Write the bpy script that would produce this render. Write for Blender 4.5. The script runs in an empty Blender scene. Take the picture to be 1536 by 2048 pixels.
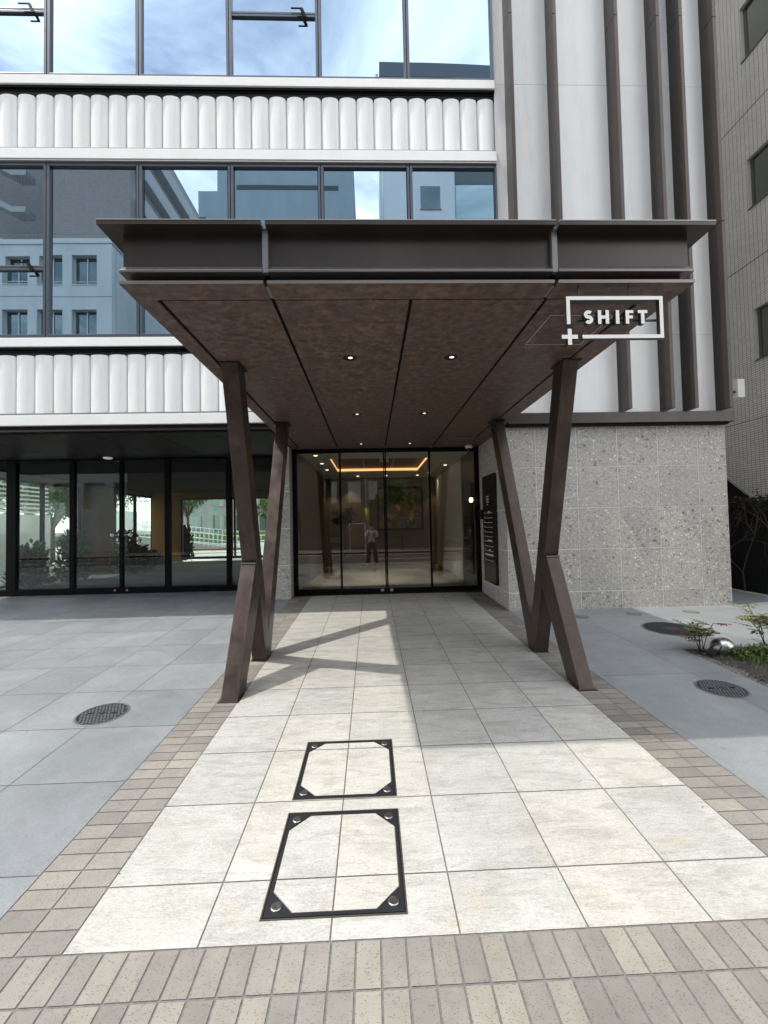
import bpy, bmesh, math, random
from mathutils import Vector, Matrix, noise
random.seed(7)
S = bpy.context.scene
COL = S.collection
# ------------------------------------------------------------------ camera
H = 1.64
yaw, pitch, roll = -.0311, .0296, -.0207
FPX = 833.1
def cam_rows():
    cy, sy = math.cos(yaw), math.sin(yaw); cp, sp = math.cos(pitch), math.sin(pitch); cr, sr = math.cos(roll), math.sin(roll)
    Ry = Matrix(((cy, sy, 0), (-sy, cy, 0), (0, 0, 1)))
    B = Matrix(((1, 0, 0), (0, 0, -1), (0, 1, 0)))
    P = Matrix(((1, 0, 0), (0, cp, sp), (0, -sp, cp)))
    Q = Matrix(((cr, -sr, 0), (sr, cr, 0), (0, 0, 1)))
    return Q @ P @ B @ Ry
M = cam_rows()
cam = bpy.data.cameras.new("camera"); co = bpy.data.objects.new("camera", cam); COL.objects.link(co)
r0, r1, r2 = M[0], M[1], M[2]
mw = Matrix(((r0[0], -r1[0], -r2[0], 0), (r0[1], -r1[1], -r2[1], 0), (r0[2], -r1[2], -r2[2], H), (0, 0, 0, 1)))
co.matrix_world = mw
cam.sensor_fit = 'VERTICAL'; cam.sensor_height = 24; cam.lens = 24 * FPX / 2048
cam.clip_start = .02; cam.clip_end = 3000
S.camera = co
# ------------------------------------------------------------------ light
SUN = Vector((-.59, -.11, 1)).normalized()
el = math.asin(SUN.z); az = math.atan2(SUN.x, SUN.y)
w = bpy.data.worlds.new("World"); S.world = w; w.use_nodes = True
nt = w.node_tree; N = nt.nodes; L = nt.links; N.clear()
out = N.new('ShaderNodeOutputWorld'); bg = N.new('ShaderNodeBackground'); bg.inputs[1].default_value = .15
sky = N.new('ShaderNodeTexSky'); sky.sky_type = 'NISHITA'; sky.sun_disc = False
sky.sun_elevation = el; sky.sun_rotation = az; sky.air_density = 1.0; sky.dust_density = 1.2; sky.ozone_density = 1.5
tc = N.new('ShaderNodeTexCoord'); sep = N.new('ShaderNodeSeparateXYZ'); L.new(tc.outputs['Generated'], sep.inputs[0])
zz = N.new('ShaderNodeMath'); zz.operation = 'MAXIMUM'; zz.inputs[1].default_value = .06; L.new(sep.outputs[2], zz.inputs[0])
dx = N.new('ShaderNodeMath'); dx.operation = 'DIVIDE'; L.new(sep.outputs[0], dx.inputs[0]); L.new(zz.outputs[0], dx.inputs[1])
dy = N.new('ShaderNodeMath'); dy.operation = 'DIVIDE'; L.new(sep.outputs[1], dy.inputs[0]); L.new(zz.outputs[0], dy.inputs[1])
cb = N.new('ShaderNodeCombineXYZ'); L.new(dx.outputs[0], cb.inputs[0]); L.new(dy.outputs[0], cb.inputs[1]); cb.inputs[2].default_value = 3.3
n1 = N.new('ShaderNodeTexNoise'); n1.inputs['Scale'].default_value = 1.5; n1.inputs['Detail'].default_value = 9; n1.inputs['Roughness'].default_value = .58; n1.inputs['Distortion'].default_value = .7
L.new(cb.outputs[0], n1.inputs['Vector'])
rmp = N.new('ShaderNodeValToRGB'); rmp.color_ramp.elements[0].position = .35; rmp.color_ramp.elements[1].position = .64
rmp.color_ramp.elements[0].color = (.07, .07, .07, 1); rmp.color_ramp.elements[1].color = (.74, .74, .74, 1); L.new(n1.outputs[0], rmp.inputs[0])
mx = N.new('ShaderNodeMix'); mx.data_type = 'RGBA'; L.new(rmp.outputs[0], mx.inputs[0]); L.new(sky.outputs[0], mx.inputs[6]); mx.inputs[7].default_value = (19.2, 18.9, 18.3, 1)
L.new(mx.outputs[2], bg.inputs[0]); L.new(bg.outputs[0], out.inputs[0])
sl = bpy.data.lights.new("sun", 'SUN'); so = bpy.data.objects.new("sun", sl); COL.objects.link(so)
sl.energy = 2.0; sl.angle = math.radians(.8); sl.color = (1, .95, .86)
so.rotation_euler = SUN.to_track_quat('Z', 'Y').to_euler(); so.location = (-20, -5, 30)
S.view_settings.view_transform = 'Standard'; S.view_settings.look = 'None'; S.view_settings.gamma = 1
S.view_settings.exposure = .80
S.cycles.max_bounces = 10; S.cycles.glossy_bounces = 6; S.cycles.transparent_max_bounces = 24; S.cycles.diffuse_bounces = 5
S.cycles.sample_clamp_indirect = 6

SL = .0336
def gz(y): return SL * y

# ------------------------------------------------------------------ materials
MATS = {}
def mat(name, col=(.5, .5, .5), rough=.6, metal=0., spec=.5, build=None, emis=None, es=0):
    if name in MATS: return MATS[name]
    m = bpy.data.materials.new(name); m.use_nodes = True
    b = m.node_tree.nodes['Principled BSDF']
    b.inputs['Base Color'].default_value = (*col, 1); b.inputs['Roughness'].default_value = rough
    b.inputs['Metallic'].default_value = metal; b.inputs['Specular IOR Level'].default_value = spec
    if emis: b.inputs['Emission Color'].default_value = (*emis, 1); b.inputs['Emission Strength'].default_value = es
    if build: build(m.node_tree, b)
    MATS[name] = m
    return m
def nd(t, typ, **k):
    n = t.nodes.new(typ)
    for a, v in k.items():
        if a in ('op',): n.operation = v
        elif a == 'blend': n.blend_type = v
        else: setattr(n, a, v)
    return n
def coords(t, scale=(1, 1, 1), rot=(0, 0, 0), rnd=False):
    c = nd(t, 'ShaderNodeTexCoord'); src = c.outputs['Object']
    if rnd:
        a = nd(t, 'ShaderNodeAttribute'); a.attribute_name = 'rnd'
        s = nd(t, 'ShaderNodeVectorMath', op='MULTIPLY_ADD'); t.links.new(a.outputs['Vector'], s.inputs[0]); s.inputs[1].default_value = (31, 37, 17); t.links.new(src, s.inputs[2]); src = s.outputs[0]
    mp = nd(t, 'ShaderNodeMapping'); mp.inputs['Scale'].default_value = scale; mp.inputs['Rotation'].default_value = rot
    t.links.new(src, mp.inputs['Vector']); return mp.outputs[0]
def noi(t, vec, scale, detail=4, rough=.55, dist=0):
    n = nd(t, 'ShaderNodeTexNoise'); n.inputs['Scale'].default_value = scale; n.inputs['Detail'].default_value = detail
    n.inputs['Roughness'].default_value = rough; n.inputs['Distortion'].default_value = dist; t.links.new(vec, n.inputs['Vector']); return n.outputs[0]
def ramp(t, fac, stops):
    r = nd(t, 'ShaderNodeValToRGB'); e = r.color_ramp.elements
    while len(e) < len(stops): e.new(.5)
    for i, (p, c) in enumerate(stops):
        e[i].position = p; e[i].color = (*c, 1) if len(c) == 3 else c
    t.links.new(fac, r.inputs[0]); return r.outputs[0]
def mixc(t, fac, a, b, blend='MIX'):
    m = nd(t, 'ShaderNodeMix'); m.data_type = 'RGBA'; m.blend_type = blend
    for i, v in ((0, fac), (6, a), (7, b)):
        if isinstance(v, (int, float)): m.inputs[i].default_value = v
        elif isinstance(v, tuple): m.inputs[i].default_value = (*v, 1)
        else: t.links.new(v, m.inputs[i])
    return m.outputs[2]
def bump(t, b, h, strength=.3, dist=.01):
    n = nd(t, 'ShaderNodeBump'); n.inputs['Strength'].default_value = strength; n.inputs['Distance'].default_value = dist
    t.links.new(h, n.inputs['Height']); t.links.new(n.outputs[0], b.inputs['Normal'])
def grey(v): return (v, v, v)
def rndsep(t):
    a = nd(t, 'ShaderNodeAttribute'); a.attribute_name = 'rnd'; s = nd(t, 'ShaderNodeSeparateXYZ'); t.links.new(a.outputs['Vector'], s.inputs[0]); return s.outputs

def b_walk(t, b):
    v = coords(t, (1, 1, 1), (0, 0, .5), True)
    v2 = coords(t, (1.2, 5, 1), (0, 0, .35), True)
    n = noi(t, v, 3.2, 8, .62, .6); c = ramp(t, n, [(.3, (.495, .485, .455)), (.5, (.555, .547, .52)), (.68, (.61, .605, .58))])
    s = noi(t, v2, 2.2, 9, .68, 1.2); c = mixc(t, ramp(t, s, [(.47, grey(0)), (.62, grey(.75))]), c, (.41, .40, .375))
    o = noi(t, v, 1.7, 5, .6, 1.5); c = mixc(t, ramp(t, o, [(.62, grey(0)), (.72, grey(.45))]), c, (.52, .43, .30))
    f = noi(t, v, 120, 3, .6); c = mixc(t, .30, c, ramp(t, f, [(.35, grey(.45)), (.6, grey(1))]), 'MULTIPLY'); g_ = noi(t, v2, 26, 6, .75, 1.5); c = mixc(t, 1, c, ramp(t, g_, [(.38, (.74, .73, .70)), (.52, (1, 1, 1))]), 'MULTIPLY')
    r = rndsep(t); c = mixc(t, 1, c, ramp(t, r[2], [(0, (.89, .90, .905)), (.5, (.96, .965, .95)), (1, (1, .985, .95))]), 'MULTIPLY')
    d = noi(t, coords(t), .7, 4, .6); c = mixc(t, 1, c, ramp(t, d, [(.3, (.93, .93, .92)), (.6, (1, 1, 1))]), 'MULTIPLY')
    t.links.new(c, b.inputs['Base Color'])
    t.links.new(ramp(t, s, [(.2, grey(.36)), (.8, grey(.62))]), b.inputs['Roughness'])
    bump(t, b, noi(t, v2, 9, 10, .75, 1.4), .7, .006)
def b_greyp(t, b):
    v = coords(t, (1, 1, 1), (0, 0, .2), True)
    n = noi(t, v, 1.6, 6, .6, .5); c = ramp(t, n, [(.3, (.26, .276, .292)), (.7, (.325, .342, .355))])
    f = noi(t, coords(t), 110, 3, .7); c = mixc(t, .5, c, ramp(t, f, [(.35, grey(.55)), (.65, grey(1.0))]), 'MULTIPLY')
    r = rndsep(t); c = mixc(t, 1, c, ramp(t, r[2], [(0, (.90, .90, .905)), (1, (1.04, 1.04, 1.03))]), 'MULTIPLY')
    d = noi(t, coords(t), .55, 6, .65, .6); c = mixc(t, 1, c, ramp(t, d, [(.35, (.80, .81, .80)), (.60, (1, 1, 1))]), 'MULTIPLY'); k_ = noi(t, v, 5, 8, .75, 1.2); c = mixc(t, 1, c, ramp(t, k_, [(.35, (.9, .9, .9)), (.55, (1, 1, 1))]), 'MULTIPLY')
    t.links.new(c, b.inputs['Base Color']); bump(t, b, f, .25, .002)
    t.links.new(ramp(t, d, [(.3, grey(.42)), (.7, grey(.58))]), b.inputs['Roughness'])
def b_brick(t, b):
    r = rndsep(t)
    c = ramp(t, r[0], [(0, (.205, .196, .178)), (.35, (.25, .238, .212)), (.7, (.285, .268, .235)), (1, (.325, .31, .262))])
    c = mixc(t, ramp(t, r[1], [(.6, grey(0)), (1, grey(.4))]), c, (.27, .24, .22))
    v = coords(t, (1, 1, 1), (0, 0, 0), True)
    n = noi(t, v, 14, 5, .6); c = mixc(t, 1, c, ramp(t, n, [(.3, grey(.86)), (.7, grey(1.0))]), 'MULTIPLY')
    tx = nd(t, 'ShaderNodeTexVoronoi'); tx.inputs['Scale'].default_value = 1
    a = nd(t, 'ShaderNodeAttribute'); a.attribute_name = 'dirv'
    uv = nd(t, 'ShaderNodeUVMap'); mp = nd(t, 'ShaderNodeMapping'); mp.inputs['Scale'].default_value = (210, 75, 1)
    t.links.new(uv.outputs[0], mp.inputs[0]); t.links.new(mp.outputs[0], tx.inputs['Vector'])
    sp = ramp(t, tx.outputs['Distance'], [(.14, grey(1)), (.32, grey(0))])
    gate = ramp(t, noi(t, v, 60, 2, .6), [(.40, grey(0)), (.50, grey(1))])
    k = mixc(t, 1, sp, gate, 'MULTIPLY'); c = mixc(t, k, c, (.10, .088, .078))
    w_ = noi(t, coords(t), 1.3, 6, .65, .5); c = mixc(t, 1, c, ramp(t, w_, [(.35, (.82, .81, .80)), (.6, (1, 1, 1))]), 'MULTIPLY')
    t.links.new(c, b.inputs['Base Color']); b.inputs['Roughness'].default_value = .7
    bump(t, b, k, -.4, .002)
def b_grout(t, b):
    n = noi(t, coords(t), 60, 4); t.links.new(ramp(t, n, [(.3, (.12, .115, .11)), (.7, (.19, .182, .172))]), b.inputs['Base Color'])
def b_breccia(t, b):
    v = coords(t, (1, 1, 1), (0, 0, 0), True)
    w1 = nd(t, 'ShaderNodeVectorMath', op='ADD'); t.links.new(v, w1.inputs[0])
    nn = nd(t, 'ShaderNodeTexNoise'); nn.inputs['Scale'].default_value = 26; nn.inputs['Detail'].default_value = 3; t.links.new(v, nn.inputs[0])
    sc = nd(t, 'ShaderNodeVectorMath', op='SCALE'); sc.inputs['Scale'].default_value = .035; t.links.new(nn.outputs['Color'], sc.inputs[0]); t.links.new(sc.outputs[0], w1.inputs[1])
    def vor(scale, lo, hi, dlo, dhi, base, stops, rnd=1):
        x = nd(t, 'ShaderNodeTexVoronoi'); x.inputs['Scale'].default_value = scale; x.inputs['Randomness'].default_value = rnd; t.links.new(w1.outputs[0], x.inputs['Vector'])
        s = nd(t, 'ShaderNodeSeparateColor'); t.links.new(x.outputs['Color'], s.inputs[0])
        inside = ramp(t, x.outputs['Distance'], [(dlo, grey(1)), (dhi, grey(0))])
        gate = ramp(t, s.outputs[1], [(lo, grey(0)), (hi, grey(1))])
        k = mixc(t, 1, inside, gate, 'MULTIPLY'); return mixc(t, k, base, ramp(t, s.outputs[0], stops))
    c = ramp(t, noi(t, v, 45, 5, .7), [(.3, (.29, .275, .248)), (.55, (.44, .42, .385)), (.75, (.59, .565, .52))])
    st = [(0, (.16, .15, .135)), (.35, (.32, .305, .28)), (.6, (.46, .44, .405)), (.85, (.64, .62, .57)), (1, (.78, .76, .71))]
    c = vor(50, .3, .34, .30, .44, c, st); c = vor(26, .42, .44, .30, .42, c, st); c = vor(13, .74, .76, .28, .38, c, [(0, (.17, .16, .148)), (.5, (.33, .29, .25)), (.8, (.46, .44, .40)), (1, (.68, .66, .61))])
    r = rndsep(t); c = mixc(t, 1, c, ramp(t, r[2], [(0, (.9, .9, .9)), (1, (1, 1, 1))]), 'MULTIPLY')
    t.links.new(c, b.inputs['Base Color']); b.inputs['Roughness'].default_value = .5
def b_soffit(t, b):
    v = coords(t, (1, 1, 1), (0, 0, 0), True)
    n = noi(t, v, 15, 7, .62, .3); c = ramp(t, n, [(.32, (.046, .026, .019)), (.5, (.098, .057, .042)), (.66, (.165, .103, .074))])
    n2 = noi(t, v, 4, 4, .6); c = mixc(t, ramp(t, n2, [(.4, grey(0)), (.7, grey(.4))]), c, (.075, .066, .062))
    t.links.new(c, b.inputs['Base Color']); b.inputs['Roughness'].default_value = .5
    bump(t, b, n, .12, .002)
def b_bronze(t, b):
    n = noi(t, coords(t, (1, 1, .6)), 7, 7, .65, .4); c = ramp(t, n, [(.3, (.042, .029, .024)), (.55, (.068, .049, .041)), (.75, (.105, .074, .058))])
    t.links.new(c, b.inputs['Base Color']); t.links.new(ramp(t, n, [(.3, grey(.30)), (.7, grey(.48))]), b.inputs['Roughness'])
    b.inputs['Metallic'].default_value = .5
def b_dkmetal(t, b):
    n = noi(t, coords(t, (1, 1, .3)), 3, 5, .6); t.links.new(ramp(t, n, [(.3, (.040, .031, .027)), (.7, (.056, .044, .038))]), b.inputs['Base Color'])
    b.inputs['Metallic'].default_value = .45; b.inputs['Roughness'].default_value = .30
def b_render(t, b):
    v = coords(t); n = noi(t, v, 70, 5, .7); c = ramp(t, noi(t, v, .9, 6, .6), [(.3, (.82, .825, .82)), (.7, (.88, .885, .88))])
    c = mixc(t, ramp(t, noi(t, coords(t, (3, 3, .35)), 2.2, 6, .7), [(.52, grey(0)), (.8, grey(.35))]), c, (.52, .525, .51))
    t.links.new(c, b.inputs['Base Color']); b.inputs['Roughness'].default_value = .85; bump(t, b, n, .55, .005)
def b_white(t, b):
    v = coords(t); c = ramp(t, noi(t, coords(t, (1, 1, .4)), 2.5, 6, .65), [(.3, (.78, .78, .765)), (.7, (.84, .84, .825))])
    t.links.new(c, b.inputs['Base Color']); b.inputs['Roughness'].default_value = .8; bump(t, b, noi(t, v, 160, 3, .6), .25, .002)
def b_neigh(t, b):
    # small rectangular wall tiles, wall lies in the YZ plane
    c0 = nd(t, 'ShaderNodeTexCoord'); s = nd(t, 'ShaderNodeSeparateXYZ'); t.links.new(c0.outputs['Object'], s.inputs[0])
    cmb = nd(t, 'ShaderNodeCombineXYZ'); t.links.new(s.outputs[1], cmb.inputs[0]); t.links.new(s.outputs[2], cmb.inputs[1])
    br = nd(t, 'ShaderNodeTexBrick'); br.offset = 0; br.inputs['Scale'].default_value = 1; br.inputs['Brick Width'].default_value = .1; br.inputs['Row Height'].default_value = .05
    br.inputs['Mortar Size'].default_value = .0042; br.inputs['Mortar Smooth'].default_value = .1
    br.inputs['Color1'].default_value = (.66, .64, .595, 1); br.inputs['Color2'].default_value = (.58, .56, .52, 1); br.inputs['Mortar'].default_value = (.075, .072, .068, 1)
    t.links.new(cmb.outputs[0], br.inputs['Vector'])
    n = noi(t, coords(t), 1.1, 5, .6); c = mixc(t, 1, br.outputs[0], ramp(t, n, [(.3, grey(.88)), (.7, grey(1))]), 'MULTIPLY')
    t.links.new(c, b.inputs['Base Color']); b.inputs['Roughness'].default_value = .55; bump(t, b, br.outputs['Fac'], -.5, .004)
def b_tilewall(t, b, c1=(.26, .235, .225), c2=(.22, .20, .19)):
    c0 = nd(t, 'ShaderNodeTexCoord'); s = nd(t, 'ShaderNodeSeparateXYZ'); t.links.new(c0.outputs['Object'], s.inputs[0])
    ad = nd(t, 'ShaderNodeMath', op='ADD'); t.links.new(s.outputs[0], ad.inputs[0]); t.links.new(s.outputs[1], ad.inputs[1])
    cmb = nd(t, 'ShaderNodeCombineXYZ'); t.links.new(ad.outputs[0], cmb.inputs[0]); t.links.new(s.outputs[2], cmb.inputs[1])
    br = nd(t, 'ShaderNodeTexBrick'); br.offset = 0; br.inputs['Scale'].default_value = 1; br.inputs['Brick Width'].default_value = .3; br.inputs['Row Height'].default_value = .15
    br.inputs['Mortar Size'].default_value = .012; br.inputs['Color1'].default_value = (*c1, 1); br.inputs['Color2'].default_value = (*c2, 1); br.inputs['Mortar'].default_value = (*[x * .85 for x in c2], 1)
    t.links.new(cmb.outputs[0], br.inputs['Vector']); t.links.new(br.outputs[0], b.inputs['Base Color'])
def concrete(c1, c2):
    def f(t, b):
        n = noi(t, coords(t, (1, 1, .35)), .8, 8, .65, .3); t.links.new(ramp(t, n, [(.3, c1), (.7, c2)]), b.inputs['Base Color']); b.inputs['Roughness'].default_value = .85
    return f
def b_asph(t, b):
    n = noi(t, coords(t), 70, 4, .7); m_ = noi(t, coords(t), .6, 4); c = ramp(t, n, [(.3, grey(.045)), (.7, grey(.085))]); c = mixc(t, 1, c, ramp(t, m_, [(.3, grey(.8)), (.7, grey(1))]), 'MULTIPLY')
    t.links.new(c, b.inputs['Base Color']); b.inputs['Roughness'].default_value = .9
def glassmat(name, tint, refl, edge=.5, rcol=(1, 1, 1)):
    m = bpy.data.materials.new(name); m.use_nodes = True; t = m.node_tree; t.nodes.clear()
    o = nd(t, 'ShaderNodeOutputMaterial'); mx_ = nd(t, 'ShaderNodeMixShader'); tr = nd(t, 'ShaderNodeBsdfTransparent'); gl = nd(t, 'ShaderNodeBsdfGlossy')
    tr.inputs[0].default_value = (*tint, 1); gl.inputs[0].default_value = (*rcol, 1); gl.inputs['Roughness'].default_value = 0.0
    lw = nd(t, 'ShaderNodeLayerWeight'); lw.inputs[0].default_value = .2
    r = ramp(t, lw.outputs['Facing'], [(0, grey(refl)), (.6, grey(refl * 1.2)), (1, grey(edge))])
    t.links.new(r, mx_.inputs[0]); t.links.new(tr.outputs[0], mx_.inputs[1]); t.links.new(gl.outputs[0], mx_.inputs[2]); t.links.new(mx_.outputs[0], o.inputs[0])
    MATS[name] = m; return m
def mirrormat(name, rcol, dark, wav=0):
    m = bpy.data.materials.new(name); m.use_nodes = True; t = m.node_tree; t.nodes.clear()
    o = nd(t, 'ShaderNodeOutputMaterial'); mx_ = nd(t, 'ShaderNodeMixShader'); df = nd(t, 'ShaderNodeBsdfDiffuse'); gl = nd(t, 'ShaderNodeBsdfGlossy')
    df.inputs[0].default_value = (*dark, 1); gl.inputs[0].default_value = (*rcol, 1); gl.inputs['Roughness'].default_value = 0.0
    mx_.inputs[0].default_value = .86
    if wav:
        bp = nd(t, 'ShaderNodeBump'); bp.inputs['Strength'].default_value = wav; bp.inputs['Distance'].default_value = .01
        t.links.new(noi(t, coords(t), .9, 1, .4), bp.inputs['Height']); t.links.new(bp.outputs[0], gl.inputs['Normal'])
    t.links.new(df.outputs[0], mx_.inputs[1]); t.links.new(gl.outputs[0], mx_.inputs[2]); t.links.new(mx_.outputs[0], o.inputs[0])
    MATS[name] = m; return m
walk = mat('walk_tile', build=b_walk); greyp = mat('grey_paver', build=b_greyp); brick = mat('paver_brick', build=b_brick)
grout = mat('grout', build=b_grout, rough=.9); breccia = mat('breccia_stone', build=b_breccia); stonejoint = mat('stone_joint', (.84, .83, .80), .8)
soffitm = mat('bronze_panel', build=b_soffit); bronze = mat('bronze_steel', build=b_bronze); dkm = mat('dark_steel', build=b_dkmetal)
black = mat('shadow_gap', (.006, .006, .006), .9); blackm = mat('black_frame', (.004, .004, .0045), .5, spec=.1)
renderm = mat('rough_render', build=b_render); white = mat('white_coat', build=b_white)
steelblue = mat('window_aluminium', (.085, .095, .115), .32, .6); edge_lit = mat('lit_edge_tone', (.42, .40, .39), .35, .5)  # edge_lit: pale tone painting the light caught along edges
neigh = mat('neighbour_tile', build=b_neigh); asph = mat('asphalt', build=b_asph)
weld = mat('weld_strip', (.20, .20, .205), .4, .5)
wingl = mirrormat('coated_window', (.33, .43, .525), (.02, .03, .035), .035)
shopgl = glassmat('clear_glass', (.84, .88, .86), .04, .5, (.92, .97, 1))
doorgl = glassmat('door_glass', (.84, .86, .83), .08, .6, (1, .98, .94))
farwin = mirrormat('far_window', (.20, .25, .25), (.06, .085, .085))
signw = mat('sign_white', (.78, .78, .76), .45); signd = mat('sign_side', (.02, .02, .02), .4)
iron = mat('cast_iron', (.022, .025, .03), .45, .3); ironhi = mat('worn_iron', (.20, .205, .215), .45, .35); stain = mat('stainless', (.45, .44, .42), .28, .95)

# ------------------------------------------------------------------ mesh helpers
class MB:
    def __init__(s): s.v = []; s.f = []; s.r = []; s.uv = []; s.m = []; s.cm = 0; s.sm = []
    def face(s, pts, rnd=(0, 0, 0), uv=None, smooth=False):
        i = len(s.v); s.v += [tuple(p) for p in pts]; s.f.append(list(range(i, i + len(pts)))); s.r.append(rnd); s.uv.append(uv); s.m.append(s.cm); s.sm.append(smooth)
    def box(s, x0, x1, y0, y1, z0, z1, rnd=(0, 0, 0), k0=0, k1=0):
        # k0,k1: z added with slope in y at bottom / top
        a = [(x, y, z) for z in (0, 1) for y in (y0, y1) for x in (x0, x1)]
        P = [(x, y, (z1 + k1 * y if z else z0 + k0 * y)) for x, y, z in a]
        for q in ((0, 2, 3, 1), (4, 5, 7, 6), (0, 1, 5, 4), (2, 6, 7, 3), (0, 4, 6, 2), (1, 3, 7, 5)): s.face([P[i] for i in q], rnd)
    def prism(s, poly, off, rnd=(0, 0, 0), smooth=False):
        off = Vector(off); A = [Vector(p) for p in poly]; B = [p + off for p in A]
        s.face(A[::-1], rnd); s.face(B, rnd)
        n = len(A)
        for i in range(n): s.face([A[i], A[(i + 1) % n], B[(i + 1) % n], B[i]], rnd, None, smooth)
    def tube(s, p, q, r0, r1=None, n=8, cap=True, smooth=True):
        r1 = r0 if r1 is None else r1; p = Vector(p); q = Vector(q); d = (q - p).normalized()
        a = d.orthogonal().normalized(); b = d.cross(a)
        R0 = [p + (a * math.cos(t) + b * math.sin(t)) * r0 for t in [2 * math.pi * i / n for i in range(n)]]
        R1 = [q + (a * math.cos(t) + b * math.sin(t)) * r1 for t in [2 * math.pi * i / n for i in range(n)]]
        for i in range(n): s.face([R0[i], R0[(i + 1) % n], R1[(i + 1) % n], R1[i]], (0, 0, 0), None, smooth)
        if cap: s.face(R0[::-1]); s.face(R1)
    def path(s, pts, r, n=6):
        for a, b in zip(pts[:-1], pts[1:]): s.tube(a, b, r, r, n)
    def lathe(s, c, prof, n=24, axis=None, smooth=True):
        c = Vector(c); X = Vector((1, 0, 0)); Y = Vector((0, 1, 0)); Z = Vector((0, 0, 1))
        if axis is not None: Z = Vector(axis).normalized(); X = Z.orthogonal().normalized(); Y = Z.cross(X)
        rings = [[c + Z * h + (X * math.cos(2 * math.pi * i / n) + Y * math.sin(2 * math.pi * i / n)) * r for i in range(n)] for r, h in prof]
        for A, B in zip(rings[:-1], rings[1:]):
            for i in range(n): s.face([A[i], A[(i + 1) % n], B[(i + 1) % n], B[i]], (0, 0, 0), None, smooth)
        s.face(rings[0][::-1]); s.face(rings[-1])
    def build(s, name, mats, parent=None, merge=True, bevel=0):
        me = bpy.data.meshes.new(name); me.from_pydata(s.v, [], s.f)
        if not isinstance(mats, (list, tuple)): mats = [mats]
        for m_ in mats: me.materials.append(m_)
        me.polygons.foreach_set('material_index', s.m); me.polygons.foreach_set('use_smooth', s.sm)
        at = me.attributes.new('rnd', 'FLOAT_VECTOR', 'FACE'); at.data.foreach_set('vector', [c for r in s.r for c in r])
        if any(u is not None for u in s.uv):
            ul = me.uv_layers.new(name='UVMap'); k = 0
            for pf, u in zip(s.f, s.uv):
                for j in range(len(pf)): ul.data[k].uv = u[j] if u else (0, 0); k += 1
        if merge or bevel:
            bm = bmesh.new(); bm.from_mesh(me); bmesh.ops.remove_doubles(bm, verts=bm.verts, dist=1e-5)
            if bevel:
                es = [e for e in bm.edges if len(e.link_faces) == 2 and e.calc_face_angle(0) > .6]
                bmesh.ops.bevel(bm, geom=es, offset=bevel, segments=2, profile=.6, affect='EDGES')
            bmesh.ops.recalc_face_normals(bm, faces=bm.faces) if merge else None
            bm.to_mesh(me); bm.free()
        me.update()
        o = bpy.data.objects.new(name, me); COL.objects.link(o)
        if parent: o.parent = parent
        return o
def R3(): return (random.random(), random.random(), random.random())
def tag(o, label=None, cat=None, group=None, kind=None):
    for k, v in (('label', label), ('category', cat), ('group', group), ('kind', kind)):
        if v: o[k] = v
    return o
def thing(name, label, cat, loc=(0, 0, 0), rz=0, group=None):
    o = bpy.data.objects.new(name, None); COL.objects.link(o); o.location = loc; o.rotation_euler = (0, 0, rz); o.empty_display_size = .2
    return tag(o, label, cat, group)
def struct(o): o['kind'] = 'structure'; return o
def copy_tree(o, parent=None):
    c = o.copy(); COL.objects.link(c); c.parent = parent
    if parent is not None: c.matrix_parent_inverse = o.matrix_parent_inverse.copy()
    for ch in list(o.children): copy_tree(ch, c)
    return c
def one_box(name, m, parent, *a, bevel=0, **k):
    b = MB(); b.box(*a, **k); return b.build(name, m, parent, bevel=bevel)

# ================================================================== GROUND
b = MB()
b.box(-400, 400, -400, -9.62, -.9, -.09); b.box(-400, 400, -1.75, 400, -.9, -.075)
struct(b.build('ground', mat('ground_earth', build=concrete((.20, .195, .18), (.27, .26, .245)))))
b = MB(); b.box(-400, 400, -9.62, -1.75, -.9, -.19); struct(b.build('road', asph))
b = MB()
for y in (-2.15, -9.2): b.box(-200, 200, y - .075, y + .075, -.19, -.186)
for i in range(-20, 20): b.box(i * 10, i * 10 + 5, -5.75, -5.62, -.19, -.186)
struct(b.build('road_marking', mat('road_paint', (.72, .72, .70), .7)))
b = MB()
for y0, y1 in ((-1.75, -1.6), (-9.77, -9.62)): b.box(-200, 200, y0, y1, -.2, -.04)
struct(b.build('kerb', mat('kerb_stone', (.42, .41, .39), .8)))
b = MB(); b.box(-200, 200, -12.6, -9.77, -.2, -.05)
struct(b.build('far_pavement', mat('red_paving', (.20, .13, .115), .8)))
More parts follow.
